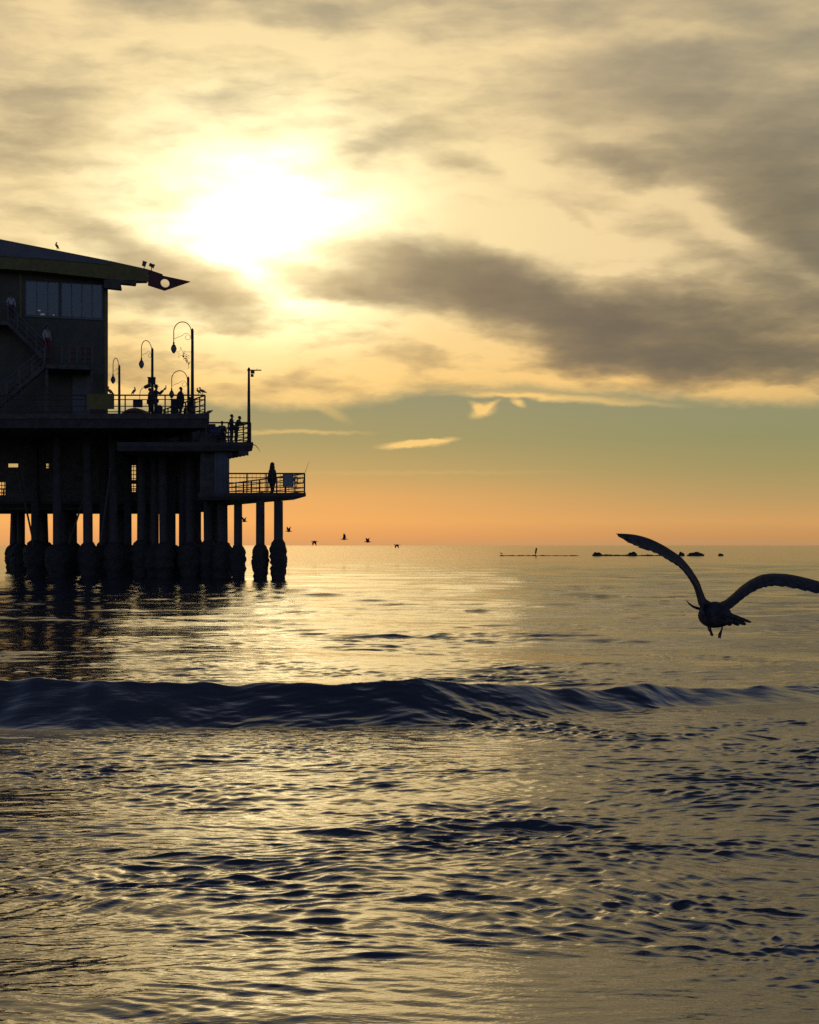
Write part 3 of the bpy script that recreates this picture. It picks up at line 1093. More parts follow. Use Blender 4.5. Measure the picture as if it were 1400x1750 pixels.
# ------------------------------------------------------------------ lamps
def lamp_post(px, pyt, Y, az, zb, label):
    """gooseneck lamp; az turns the arm: 0 = arm to the left in the picture plane"""
    x = xat(px, Y)
    t = thing('street_lamp', label, 'street lamp', (x, Y, zb), 'gooseneck lamps on the pier')
    zt = zat(pyt, Y)
    Hh = zt - zb
    m = MB()
    m.tube([(x, Y, zb), (x, Y, zb + .5)], [.17, .12], 10)
    m.tube([(x, Y, zb + .5), (x, Y, zt - .12)], [.10, .078], 10)
    m.lathe((x, Y, zt - .12), [(.078, 0), (.10, .02), (.06, .07), (.075, .11), (.04, .16), (.005, .2)], 10)
    m.build('pole', LAMPM, t, True)
    A = Vector((-math.cos(az), -math.sin(az), 0))
    O = Vector((x, Y, 0))
    top = zt - .15
    ra = .52
    pts = [O + A * .07 + Vector((0, 0, top - .45))]
    for k in range(15):
        a = PI * k / 14
        pts.append(O + A * (.07 + ra - ra * math.cos(a)) + Vector((0, 0, top + .02 + .58 * math.sin(a))))
    pts.append(O + A * (.07 + 2 * ra) + Vector((0, 0, top - .62)))
    MB().tube(pts, .026, 6).build('arm', LAMPM, t, True)
    c = O + A * (.07 + 2 * ra) + Vector((0, 0, top - .62))
    sc = [O + A * (.07 + 2 * ra) + Vector((0, 0, top - .42)), O + A * .62 + Vector((0, 0, top - .22)), O + A * .45 + Vector((0, 0, top - .10)), O + A * .28 + Vector((0, 0, top - .08)), O + A * .12 + Vector((0, 0, top - .25))]
    for k in range(11):
        a = -.3 + 5.0 * k / 10
        rr = .17 - .006 * k
        sc.append(O + A * (.29 - rr * math.cos(a)) + Vector((0, 0, top - .32 - rr * math.sin(a))))
    MB().tube(sc, .013, 5).build('scroll', LAMPM, t, True)
    m = MB()
    m.lathe(c + Vector((0, 0, -.22)), [(.13, -.03), (.11, .05), (.055, .09), (.05, .22), (.03, .26)], 12)
    m.build('lamp_cap', LAMPM, t, True)
    m = MB()
    m.lathe(c + Vector((0, 0, -.25)), [(.14, 0), (.175, -.08), (.17, -.18), (.12, -.30), (.06, -.38), (.01, -.42)], 14)
    m.build('lamp_globe', GLASSM, t, True)
    return t


L1 = lamp_post(329, 563, 76.6, 0.0, ZUf, 'tallest gooseneck lamp, with the wire star decoration hanging on its pole')
lamp_post(260.5, 596, 84.0, R(63), ZUf, 'gooseneck lamp with a box strapped to its pole above the standing people')
lamp_post(204, 625, 92.0, R(80), ZUf, 'gooseneck lamp nearest the restaurant wall')
lamp_post(322, 645, 86.6, R(3), ZMf, 'lower gooseneck lamp just left of the tallest lamp')

# star of wire and lights hung on the tallest lamp
YS = 76.5
star = thing('star_decoration', 'shooting star decoration of thin wire hung on the tallest lamp pole', 'decoration', at(316, 604, YS))
m = MB()
pts = []
cs = (309.5, 603)
for k in range(11):
    a = PI / 2 + k * PI / 5 + .06
    rr = 10.0 if k % 2 == 0 else 3.8
    pts.append(at(cs[0] + rr * math.cos(a) * .85, cs[1] - rr * math.sin(a), YS))
m.tube(pts, .012, 5)
m.build('star', STEEL, star)
m = MB()
for (x0, y0), (x1, y1), (x2, y2) in (((313, 606), (319, 608), (324, 613)), ((312, 609), (317, 613), (320, 618)), ((313, 604), (320, 605), (325, 610)), ((318, 612), (325, 625), (321, 631))):
    cur = []
    for k in range(9):
        t = k / 8
        cur.append(at(x0 * (1 - t) ** 2 + 2 * x1 * t * (1 - t) + x2 * t * t, y0 * (1 - t) ** 2 + 2 * y1 * t * (1 - t) + y2 * t * t, YS))
    m.tube(cur, .012, 5)
g = random.Random(4)
for k in range(26):
    t = g.random()
    m.ball(at(313 + 9 * t + g.uniform(-2, 3), 605 + 16 * t + g.uniform(-4, 4), YS + g.uniform(-.05, .05)), .03, 6, 4)
m.build('tail', STEEL, star)
for py in (601.5, 618.5):
    MB().tube([at(311 if py < 610 else 319, py, YS), at(329, py, YS + .02)], .012, 5).build('bracket', STEEL, star)

# box on the second lamp pole
m = MB()
b0 = at(254, 657, 83.8)
m.box((b0.x, 83.6, b0.z), (xat(265.5, 83.8), 83.9, zat(645.5, 83.8)))
m.box((b0.x - .03, 83.55, zat(646.5, 83.8)), (xat(266, 83.8), 83.93, zat(645, 83.8)))
tag(m.build('control_box', DARKC), 'grey box strapped to the second gooseneck lamp pole', 'box')

# gooseneck spotlight over the small board
t = thing('gooseneck_spotlight', 'thin curved spotlight rising over the small square board', 'spotlight', (xat(239), Y0 + .3, zat(684)))
cur = [at(239, 684, Y0 + .3), at(239, 675, Y0 + .3), at(240, 668, Y0 + .3), at(243, 663.5, Y0 + .3), at(248, 661.5, Y0 + .3)]
MB().tube(cur, .02, 6).build('stem', STEEL, t, True)
m = MB()
m.tube([at(247, 662.3, Y0 + .3), at(258, 657.5, Y0 + .25)], [.10, .13], 8)
m.build('lamp_head', STEEL, t)

# parasol behind the top-deck railing
t = thing('parasol', 'low domed parasol seen behind the top deck railing', 'parasol', (xat(231, 92), 92, ZUf))
m = MB()
cxp, zc = xat(231, 92), zat(697, 92)
m.lathe((cxp, 92, zc), [(1.05, -.46), (1.04, -.43), (.85, -.26), (.5, -.1), (.2, -.02), (.03, 0.0)], 8)
m.build('canopy', REDD, t)
MB().tube([(cxp, 92, ZUf), (cxp, 92, zc + .05)], .03, 6).build('pole', STEEL, t)

# mast with cameras on the middle deck
YM = Y0 + .25
t = thing('camera_mast', 'tall plain mast with a crossarm at the corner of the middle deck', 'mast', (xat(425.5, YM), YM, ZMf))
m = MB()
x = xat(425.5, YM)
m.tube([(x, YM, ZMf), (x, YM, zat(700)), (x, YM, zat(632))], [.105, .09, .065], 10)
m.lathe((x, YM, zat(632)), [(.065, 0), (.085, .03), (.07, .12), (.02, .18)], 10)
m.build('pole', STEEL, t, True)
m = MB()
m.box((xat(421.5), YM - .03, zat(632.6)), (xat(446), YM + .03, zat(630.8)))
m.tube([(xat(438.5), YM, zat(632)), (xat(438.5), YM, zat(627.5))], .012, 5)
m.build('crossarm', STEEL, t)
m = MB()
m.box((xat(428), YM - .12, zat(637.2)), (xat(434), YM + .12, zat(632.6)))
m.box((xat(428), YM - .10, zat(643)), (xat(432.5), YM + .10, zat(638.5)))
m.build('camera_housing', STEEL, t)
m = MB()
m.box((xat(422.5), YM - .10, zat(681)), (xat(425.2), YM + .06, zat(668)))
m.build('junction_box', STEEL, t)

# life ring and its post on the lowest deck
t = thing('life_ring', 'small life ring on a bracket at the right end of the lowest deck railing', 'life ring', at(505, 821, Y0 + .3))
m = MB()
ring = [at(505.5, 819.5, Y0 - .06) + Vector((.11 * math.cos(a), 0, .15 * math.sin(a))) for a in [2 * PI * k / 16 for k in range(17)]]
m.tube(ring, .035, 6)
m.build('ring', SIGNM, t, True)
MB().tube([at(503, 838, Y0 - .0), at(509, 826, Y0 - .02), at(508, 812, Y0 - .02)], .02, 5).build('bracket', STEEL, t)

# fishing rods
m = MB()
m.tube([at(432, 759.5, Y0 - .1), at(437, 761, Y0 - .4), at(441, 766, Y0 - .7), at(445, 772, Y0 - 1.0)], [.03, .022, .016, .008], 5)
tag(m.build('fishing_rod', STEEL), 'drooping rod poking out over the end of the middle deck', 'fishing rod')
m = MB()
m.tube([at(518, 826, Y0 + .1), at(521, 809, Y0 + .05), at(528, 789, Y0 - .2)], [.02, .014, .007], 5)
tag(m.build('fishing_rod', STEEL), 'upright thin rod at the right corner of the lowest deck', 'fishing rod')


# ------------------------------------------------------------------ people
def person(label, base, H=1.75, yaw=0.0, pose=None, top=DARKC, bottom=NAVY, coat=None, hood=False, hat=False, group=None):
    """yaw 0 = facing the camera's right (+X); joints below are for 1.75 m, local axes: x forward, y left, z up"""
    P = {'pel': (0, 0, .95), 'chest': (0.01, 0, 1.28), 'neck': (.02, 0, 1.47), 'head': (.04, 0, 1.62),
         'kL': (.03, .10, .50), 'aL': (-.02, .11, .08), 'kR': (.03, -.10, .50), 'aR': (-.02, -.11, .08),
         'eL': (-.03, .26, 1.12), 'wL': (.10, .24, .88), 'eR': (-.03, -.26, 1.12), 'wR': (.10, -.24, .88)}
    P.update(pose or {})
    s = H / 1.75
    Mx = Matrix.Translation(base) @ Matrix.Rotation(yaw, 4, 'Z') @ Matrix.Scale(s, 4)
    V_ = {k: Vector(v) for k, v in P.items()}
    up = (V_['neck'] - V_['pel']).normalized()
    fw = Vector((1, 0, 0))
    sl = V_['neck'] + Vector((-.0, .17, -.06))
    sr = V_['neck'] + Vector((-.0, -.17, -.06))
    hl = V_['pel'] + Vector((0, .09, -.05))
    hr = V_['pel'] + Vector((0, -.09, -.05))
    fl = V_['aL'] + Vector((.15, .02, -.05))
    fr = V_['aR'] + Vector((.15, -.02, -.05))
    names = ['pel', 'waist', 'chest', 'neck', 'jaw', 'head', 'crown', 'nose', 'sl', 'eL', 'wL', 'hL', 'sr', 'eR', 'wR', 'hR', 'hl', 'kL', 'aL', 'fl', 'hr', 'kR', 'aR', 'fr']
    hd = V_['head']
    hdL = V_['wL'] + (V_['wL'] - V_['eL']).normalized() * .09
    hdR = V_['wR'] + (V_['wR'] - V_['eR']).normalized() * .09
    pos = [V_['pel'], V_['pel'].lerp(V_['chest'], .45), V_['chest'], V_['neck'], hd + Vector((.01, 0, -.08)), hd, hd + Vector((-.015, 0, .09)), hd + Vector((.115, 0, -.02)),
           sl, V_['eL'], V_['wL'], hdL, sr, V_['eR'], V_['wR'], hdR, hl, V_['kL'], V_['aL'], fl, hr, V_['kR'], V_['aR'], fr]
    rad = [(.15, .12), (.13, .10), (.16, .115), (.058, .06), (.068, .068), (.088, .08), (.07, .065), .014,
           .062, .045, .032, .03, .062, .045, .032, .03, .095, .062, .042, .036, .095, .062, .042, .036]
    ed = [(0, 1), (1, 2), (2, 3), (3, 4), (4, 5), (5, 6), (5, 7), (2, 8), (8, 9), (9, 10), (10, 11), (2, 12), (12, 13), (13, 14), (14, 15), (0, 16), (16, 17), (17, 18), (18, 19), (0, 20), (20, 21), (21, 22), (22, 23)]
    me = skin_mesh('person', [Mx @ p for p in pos], ed, [tuple(q * s for q in r_) if hasattr(r_, '__len__') else r_ * s for r_ in rad], 0)
    # fingers
    bm = bmesh.new()
    bm.from_mesh(me)
    fm = MB()
    for w_, h_, sd in ((V_['wL'], hdL, 1), (V_['wR'], hdR, -1)):
        dr = (h_ - w_).normalized()
        sdv = Vector((0, 1, 0)).cross(dr)
        sdv = sdv.normalized() if sdv.length > .1 else Vector((1, 0, 0))
        pn = dr.cross(sdv)
        for k, ln in enumerate((.070, .080, .075, .058)):
            a = h_ + sdv * (.030 - .020 * k)
            fm.tube([Mx @ a, Mx @ (a + dr * ln * .55), Mx @ (a + dr * ln * .9 + pn * .02 * sd)], [.010 * s, .009 * s, .007 * s], 5)
        fm.tube([Mx @ (w_ + dr * .03 + sdv * .03), Mx @ (w_ + dr * .08 + sdv * .06), Mx @ (w_ + dr * .11 + sdv * .055)], [.012 * s, .010 * s, .008 * s], 5)
    nv = [bm.verts.new(v) for v in fm.v]
    for f_ in fm.f:
        bm.faces.new([nv[i] for i in f_])
    bm.to_mesh(me)
    bm.free()
    me.materials.append(SKIN)
    o = link('person', me)
    # put the origin at the feet
    me.transform(Matrix.Translation(-Vector(base)))
    o.location = base
    tag(o, label, 'person', group)
    # clothes follow the body
    def cloth(name, idx, grow, material, extra=None):
        sub = {j: i for i, j in enumerate(idx)}
        e2 = [(sub[a], sub[b]) for a, b in ed if a in sub and b in sub]
        rr = []
        for j in idx:
            r_ = rad[j]
            r_ = r_ if hasattr(r_, '__len__') else (r_, r_)
            g_ = (extra or {}).get(j, grow)
            rr.append(tuple((q + g_) * s for q in r_))
        m2 = skin_mesh(name, [Mx @ pos[j] for j in idx], e2, rr, 0)
        m2.materials.append(material)
        m2.transform(Matrix.Translation(-Vector(base)))
        q = bpy.data.objects.new(name, m2)
        COL.objects.link(q)
        q.parent = o
        return q
    cloth('jacket', [0, 1, 2, 8, 9, 10, 12, 13, 14], .022, top)
    if not coat:
        cloth('trousers', [0, 16, 17, 18, 20, 21, 22], .02, bottom, {0: .012})
    else:
        cloth('trousers', [0, 16, 17, 18, 20, 21, 22], .02, bottom, {0: .012})
        # long coat skirt
        m = MB()
        prof = [(.17, .40), (.24, .62), (.30, .88), (.29, 1.12), (.24, 1.32), (.12, 1.46)]
        m.lathe((0, 0, 0), prof, 14)
        m.v = [tuple(Mx @ Vector((v[0] * .8 + V_['pel'].x, v[1], v[2])) - Vector(base)) for v in m.v]
        q = m.build('coat', coat, None, True)
        q.parent = o
    hm = MB()
    hc = Mx @ (hd + Vector((-.02, 0, .035))) - Vector(base)
    Mr = Matrix.Rotation(yaw, 3, 'Z')
    if hood:
        hm.ball(hc + Mr @ Vector((-.02, 0, -.02)), (.135 * s, .125 * s, .165 * s), 14, 10, Mr)
        hm.tube([hc + Vector((0, 0, -.05)), hc + Mr @ Vector((-.02, 0, -.22)) * s], [.12 * s, .17 * s], 12)
        nm = 'hood'
    else:
        hm.ball(hc, (.105 * s, .095 * s, .098 * s), 12, 8, Mr)
        nm = 'hair'
    q = hm.build(nm, top if hood else HAIR, None, True)
    q.parent = o
    if hat:
        h2 = MB()
        h2.lathe(hc + Vector((0, 0, .03)), [(.19 * s, 0), (.19 * s, .015), (.115 * s, .02), (.105 * s, .11), (.05, .125)], 14)
        q = h2.build('hat', top, None, True)
        q.parent = o
    return o


def on(px, Y, z):
    return Vector((xat(px, Y), Y, z))


SIT = {'pel': (0, 0, .52), 'chest': (.05, 0, .86), 'neck': (.08, 0, 1.05), 'head': (.12, 0, 1.20), 'kL': (.42, .11, .52), 'aL': (.40, .12, .08), 'kR': (.42, -.11, .52), 'aR': (.40, -.12, .08),
       'eL': (.10, .25, .72), 'wL': (.32, .18, .62), 'eR': (.10, -.25, .72), 'wR': (.32, -.18, .62)}
person('person in a long hooded coat standing alone on the lowest deck', on(465.5, Y0 + 1.0, ZLf), 1.82, R(160), {'wL': (.16, .20, 1.0), 'wR': (.20, -.16, 1.0), 'eL': (-.02, .27, 1.18), 'eR': (.03, -.27, 1.18)}, DARKC, DARKC, DARKC, hood=True)
person('bareheaded person standing upright at the middle deck railing, left one of a couple', on(395.5, Y0 + .7, ZMf), 1.72, R(-10), {'wL': (.2, .18, 1.02), 'wR': (.18, -.2, 1.0)}, DARKC, NAVY)
person('person leaning forward on the middle deck railing, right one of a couple', on(403.5, Y0 + .8, ZMf), 1.72, R(-15), {'chest': (.10, 0, 1.24), 'neck': (.18, 0, 1.40), 'head': (.25, 0, 1.52), 'eL': (.28, .24, 1.12), 'wL': (.46, .16, 1.16), 'eR': (.28, -.24, 1.12), 'wR': (.46, -.16, 1.16)}, NAVY, DARKC)
m = MB()
bx = xat(379, Y0 + .9)
m.box((bx - .5, Y0 + .75, ZMf + .40), (bx + .5, Y0 + 1.15, ZMf + .45))
bench = thing('bench', 'low bench on the middle deck under the seated person', 'bench', (bx, Y0 + .95, ZMf))
m.build('seat', WOOD, bench)
for q in (-.4, .4):
    MB().box((bx + q - .04, Y0 + .8, ZMf), (bx + q + .04, Y0 + 1.1, ZMf + .398)).build('leg', WOOD, bench)
person('person sitting on the bench behind the middle deck railing', on(379, Y0 + .95, ZMf), 1.75, R(-70), SIT, NAVY, DARKC)

YP = Y0 + 1.6
ZP = ZUf
person('person in a brimmed hat raising both arms with a phone on the top deck', on(266, YP, ZP), 1.86, R(-5),
       {'eL': (.22, .22, 1.28), 'wL': (.44, .10, 1.50), 'eR': (.24, -.22, 1.24), 'wR': (.46, -.08, 1.46)}, DARKC, NAVY, hat=True)
ph = MB()
q = on(266, YP, ZP) + Matrix.Rotation(R(-5), 3, 'Z') @ Vector((.60, 0, 1.60)) * (1.86 / 1.75)
ph.box((q.x - .02, q.y - .05, q.z - .10), (q.x + .02, q.y + .05, q.z + .14))
ph.box((q.x + .02, q.y - .03, q.z + .07), (q.x + .026, q.y + .0, q.z + .12))
tag(ph.build('phone', STEEL), 'phone held up in the raised hands of the person in a hat', 'phone')
person('slim person standing close behind the hatted one, half hidden by the lamp pole', on(255.5, YP + .3, ZP), 1.74, R(10), None, DARKC, DARKC)
person('broad person facing right at the top deck railing between lamp poles', on(308.5, YP - .4, ZP), 1.72, R(25), {'eL': (-.05, .30, 1.14), 'eR': (-.12, -.30, 1.15), 'wR': (.06, -.28, .95)}, DARKC, DARKC, coat=DARKC)
person('person crouched low beside the tallest lamp post', on(327, YP - .3, ZP - .1), 1.62, R(170), SIT, DARKC, DARKC)
m = MB()
bx0, bx1 = xat(293, YP - .2), xat(304.5, YP - .2)
m.box((bx0, YP - .4, ZUf), (bx1, YP, ZUf + .95))
m.box((bx0 - .03, YP - .43, ZUf + .952), (bx1 + .03, YP + .03, ZUf + 1.0))
tag(m.build('storage_bin', DARKC), 'waist-high dark bin left of the broad person on the top deck', 'bin')
m = MB()
bx0 = xat(272, YP - .2)
m.tube([(bx0, YP - .3, ZUf), (bx0 + .02, YP - .3, ZUf + .5), (bx0, YP - .3, ZUf + .62)], [.20, .22, .12], 10)
tag(m.build('backpack', NAVY, None, True), 'bulky dark bag at the feet of the person in a hat', 'bag')

a = bpw(19, 546, 1.0)
person('person in a white shirt on the highest stair landing', a, 1.60, R(-60), None, WHITEC, DARKC)
a = bpw(80, 606, 1.0)
person('person in a white shirt and red shorts coming down the stairs', a, 1.80, R(-35), {'aL': (.14, .11, -.05), 'kL': (.16, .1, .45)}, WHITEC, REDC)


# ------------------------------------------------------------------ birds
def perched_bird(label, foot, L=.45, face=1, tilt=25):
    """standing gull: face = +1 looks right, -1 left; tilt = body angle above horizontal"""
    foot = Vector(foot)
    a = R(tilt)
    f = Vector((face * math.cos(a), 0, math.sin(a)))
    u = Vector((-face * math.sin(a), 0, math.cos(a)))
    c = foot + Vector((0, 0, .12 + L * .26))
    pts = [c - f * L * .62, c - f * L * .40, c - f * L * .15, c + f * L * .12, c + f * L * .30, c + f * L * .38 + u * L * .14, c + f * L * .42 + u * L * .27, c + f * L * .50 + u * L * .28]
    rad = [.012, L * .10, L * .18, L * .19, L * .13, L * .085, L * .10, L * .06]
    m = MB()
    m.tube(pts, rad, 12)
    o = m.build('perched_gull', GULLM, None, True, foot)
    tag(o, label, 'bird', 'gulls perched on the pier')
    b = MB()
    e = pts[-1]
    b.tube([e, e + Vector((face * L * .16, 0, -.015))], [.022, .004], 6)
    b.build('beak', BEAK, o)
    for s in (-.04, .04):
        MB().tube([foot + Vector((0, s, 0)), foot + Vector((-face * .01, s, .14 + L * .1))], .010, 5).build('leg', BEAK, o)
    return o


perched_bird('lone gull perched on the restaurant roof ridge', bpw(97.5, 426.5, .5), .40, -1, 55)
perched_bird('gull perched on the yellow banner at the restaurant corner', at(188, 675.5, Y0 + .12), .50, -1, 38)
perched_bird('small gull perched on the top rail left of the gooseneck spotlight', at(229, 675, Y0 + .12), .40, 1, 48)
perched_bird('left bird of the pair perched at the top deck railing corner', at(339.5, 675, Y0 + .12), .36, -1, 40)
perched_bird('right bird of the pair perched at the top deck railing corner', at(346, 675, Y0 + .12), .46, -1, 22)
perched_bird('gull perched on the edge of the top deck above the middle deck', at(356.5, 711.5, Y0 + .02), .48, -1, -22)


def flying_bird(label, px, py, Y, span, wing, heading):
    """small bird on the wing; wing = dihedral of (inner, outer) wing in degrees, heading = +1 right, -1 left"""
    c = at(px, py, Y)
    h = Vector((heading * .92, .39, 0)).normalized()
    sdv = Vector((-h.y, h.x, 0))
    L = span * .42
    m = MB()
    m.tube([c - h * L * .6, c - h * L * .3, c, c + h * L * .3, c + h * L * .45 + Vector((0, 0, .02)), c + h * L * .62 + Vector((0, 0, .03)), c + h * L * .85], [.02, L * .10, L * .16, L * .13, L * .07, L * .07, .012], 8)
    m.plate([c - h * L * .5 + sdv * .05, c - h * L * .8 + sdv * .12, c - h * L * .8 - sdv * .12, c - h * L * .5 - sdv * .05], (0, 0, .02))
    o = m.build('flying_bird', FEATH, None, True, c)
    tag(o, label, 'bird', 'line of birds flying low over the water')
    for s in (-1, 1):
        a1, a2 = R(wing[0]), R(wing[1])
        root = c + sdv * s * L * .1
        el = root + sdv * s * math.cos(a1) * span * .22 + Vector((0, 0, math.sin(a1) * span * .22)) + h * L * .12
        tip = el + sdv * s * math.cos(a2) * span * .28 + Vector((0, 0, math.sin(a2) * span * .28)) - h * L * .12
        w = MB()
        ch = L * .24
        w.plate([root + h * ch, el + h * ch * .9, tip, el - h * ch * .9, root - h * ch], (0, 0, .025))
        w.build('wing', FEATH, o)
    return o


YF = 150.0
flying_bird('highest small bird in flight, seen between the first two end piles', 418, 891, YF, 1.4, (62, 38), -1)
flying_bird('second small bird in flight just right of the last pile', 494, 908, YF, 1.45, (62, 48), -1)
flying_bird('third small bird in flight, wings drooped below its body', 538, 925.5, YF, 1.4, (-38, -66), -1)
flying_bird('fourth small bird in flight, wings straight up', 588, 921.5, YF, 1.45, (80, 76), 1)
flying_bird('fifth small bird in flight, wings raised and tips bent out', 629, 926, YF, 1.45, (65, 25), -1)
flying_bird('lowest and rightmost small bird in flight just above the horizon', 679, 931.5, YF, 1.3, (-25, -58), -1)


# the big bird close to the camera
YG = 7.6
def gp(zx, zy, dy=0.0):
    """outline point read in the close-up of the bird; dy = metres farther away"""
    px, py = 1030 + zx * .26429, 880 + zy * .26429
    return at(px, py, YG + dy)


def wing(upper, lower, name, parent, depth):
    """lofted wing: leading edge (upper) is farther off, trailing edge (lower) nearer; rounded section of real thickness"""
    def dense(l, k=5):
        out = []
        for i in range(len(l) - 1):
            p0, p1, p2, p3 = [Vector(l[max(0, min(len(l) - 1, i + j))]) for j in (-1, 0, 1, 2)]
            for q in range(k):
                u = q / k
                out.append(tuple(.5 * (2 * p1 + (p2 - p0) * u + (2 * p0 - 5 * p1 + 4 * p2 - p3) * u * u + (3 * p1 - p0 - 3 * p2 + p3) * u ** 3)))
        return out + [tuple(l[-1])]
    upper, lower = dense(upper), dense(lower)
    # overlapping flight feathers: a shallow saw along the trailing edge
    for i in range(10, len(lower)):
        d_ = Vector(lower[i]) - Vector(upper[i])
        k = 1 + (.03 + .07 * (i / len(lower))) * ((i % 4) / 3 - .5)
        lower[i] = tuple(Vector(upper[i]) + d_ * k)
    n = len(upper)
    nn = 14
    vs, fs = [], []
    for i in range(n):
        t = i / (n - 1)
        a = gp(*upper[i], depth * .5 + .10 * math.sin(t * PI))
        b = gp(*lower[i], -depth * .5 + .06 * math.sin(t * PI))
        ch = b - a
        nrm = ch.cross(Vector((0, 0, 1)) if i in (0,) else (gp(*upper[min(i + 1, n - 1)]) - gp(*upper[i - 1]))).normalized()
        th = .014 * (1 - t) + .003
        for k in range(nn):
            an = 2 * PI * k / nn
            u = .5 - .5 * math.cos(an)
            prof = math.sin(an) * th * (1.25 - .6 * u)
            camber = .018 * math.sin(u * PI) * (1 - t * .5)
            vs.append(a + ch * u + nrm * (prof + camber))
    for i in range(n - 1):
        for k in range(nn):
            fs.append((i * nn + k, i * nn + (k + 1) % nn, (i + 1) * nn + (k + 1) % nn, (i + 1) * nn + k))
    fs.append(tuple(range(nn)))
    fs.append(tuple((n - 1) * nn + k for k in range(nn)))
    return MB().add(vs, fs).build(name, FEATH, parent, True)


big = thing('seabird', 'large dark seabird flying away close by, wings raised and feet dangling', 'bird', at(1222, 1048, YG))
# body: one continuous surface, chest away from us
rows = []
bm_ = MB()
bod = [(.20, 14, 640, 655, .3), (.17, 40, 660, 660, 1), (.11, 78, 690, 650, 1), (.03, 96, 715, 645, 1), (-.04, 94, 735, 645, 1), (-.10, 74, 765, 655, 1), (-.15, 46, 800, 670, 1), (-.18, 22, 830, 680, 1), (-.195, 6, 848, 686, 1)]
nn = 24
vs, fs = [], []
for (dy, rr, zx, zy, q) in bod:
    cpt = gp(zx, zy, dy)
    rad_ = rr * .26429 * YG / F
    for k in range(nn):
        a = 2 * PI * k / nn
        vs.append(cpt + Vector((math.cos(a) * rad_ * 1.0, 0, math.sin(a) * rad_ * (.92 if math.sin(a) > 0 else .92))))
for i in range(len(bod) - 1):
    for k in range(nn):
        fs.append((i * nn + k, i * nn + (k + 1) % nn, (i + 1) * nn + (k + 1) % nn, (i + 1) * nn + k))
fs.append(tuple(range(nn)))
fs.append(tuple((len(bod) - 1) * nn + k for k in range(nn)))
bm_.add(vs, fs)
body = bm_.build('body', FEATH, big, True)
sb = body.modifiers.new('sub', 'SUBSURF')
sb.levels = sb.render_levels = 1

wing([(725, 585), (692, 562), (664, 542), (642, 490), (620, 430), (590, 380), (560, 335), (505, 272), (450, 232), (400, 200), (350, 174), (300, 152), (240, 134), (190, 125), (140, 121), (95, 120)][0:],
     [(655, 650), (645, 615), (638, 580), (630, 530), (612, 475), (586, 432), (558, 395), (510, 345), (470, 318), (425, 292), (380, 264), (330, 241), (275, 222), (225, 203), (170, 178), (104, 132)], 'wing', big, .20)
wing([(735, 590), (768, 577), (800, 562), (850, 520), (900, 470), (960, 425), (1020, 394), (1060, 385), (1110, 381), (1200, 385), (1290, 402), (1380, 425), (1470, 455), (1550, 490), (1620, 535)],
     [(785, 660), (812, 618), (838, 600), (880, 566), (918, 535), (965, 503), (1020, 476), (1060, 466), (1110, 460), (1200, 468), (1290, 486), (1380, 505), (1470, 522), (1550, 530), (1622, 545)], 'wing', big, .20)
# primaries at the wing tips: loose feather ends
m = MB()
for (a, b, w_) in (((190, 165), (128, 148), 9), ((240, 196), (160, 175), 9), ((170, 140), (88, 122), 8), ((300, 225), (228, 207), 8)):
    d0 = (Vector((b[0] - a[0], b[1] - a[1], 0))).normalized()
    nx, ny = -d0.y, d0.x
    m.plate([gp(a[0] + nx * w_, a[1] + ny * w_, .02), gp(b[0] + nx * 2, b[1] + ny * 2, .02), gp(b[0] - nx * 2, b[1] - ny * 2, .02), gp(a[0] - nx * w_, a[1] - ny * w_, .02)], (0, .006, 0))
m.build('wing_tip_feathers', FEATH, big)
# tail fan with scalloped feather ends
m = MB()
fan = [((760, 660), (835, 712), 15), ((785, 650), (885, 712), 15), ((790, 640), (928, 708), 15), ((795, 632), (962, 694), 11)]
for k, (a, b, w_) in enumerate(fan):
    d0 = Vector((b[0] - a[0], b[1] - a[1], 0)).normalized()
    nx, ny = -d0.y, d0.x
    L_ = Vector((b[0] - a[0], b[1] - a[1], 0)).length
    ol = []
    for t, ww in ((0, 1.5), (.6, 1.25), (.86, 1.0), (.96, .7), (1.0, .2)):
        ol.append((a[0] + d0.x * L_ * t + nx * w_ * ww, a[1] + d0.y * L_ * t + ny * w_ * ww))
    for t, ww in ((1.0, .2), (.96, .7), (.86, 1.0), (.6, 1.25), (0, 1.5)):
        ol.append((a[0] + d0.x * L_ * t - nx * w_ * ww * .7, a[1] + d0.y * L_ * t - ny * w_ * ww * .7))
    m.plate([gp(x_, y_, -.16 - .012 * k) for x_, y_ in ol], (0, .009, 0))
m.build('tail', FEATH, big)
# bill
m = MB()
m.tube([gp(650, 612, .10), gp(625, 606, .10), gp(600, 599, .10), gp(580, 590, .10), gp(558, 572, .10), gp(540, 553, .10)], [.014, .009, .0085, .0065, .005, .0015], 8)
m.build('bill', BEAK, big, True)
# legs with hanging webbed feet
for pts, rads, toes in ((((688, 720), (694, 745), (700, 755), (708, 772)), (.012, .010, .008, .006), ((694, 776), (712, 786))),
                        (((776, 705), (772, 735), (768, 748), (760, 770)), (.006, .0045, .006, .009), ((748, 798), (764, 800)))):
    m = MB()
    m.tube([gp(x_, y_, -.06) for x_, y_ in pts], rads, 8)
    leg = m.build('leg', BEAK, big, True)
    (x2, y2) = pts[-1]
    fm = MB()
    (ax, ay), (bx_, by_) = toes
    (x1_, y1_) = pts[-2]
    fm.plate([gp(x1_ - 4, y1_, -.065), gp(x2 - 11, y2, -.065), gp(ax, ay, -.065), gp((ax + bx_) / 2, max(ay, by_) - 4, -.065), gp(bx_, by_, -.065), gp(x2 + 10, y2, -.065), gp(x1_ + 4, y1_, -.065)], (0, .008, 0))
    fm.build('webbed_foot', BEAK, leg)


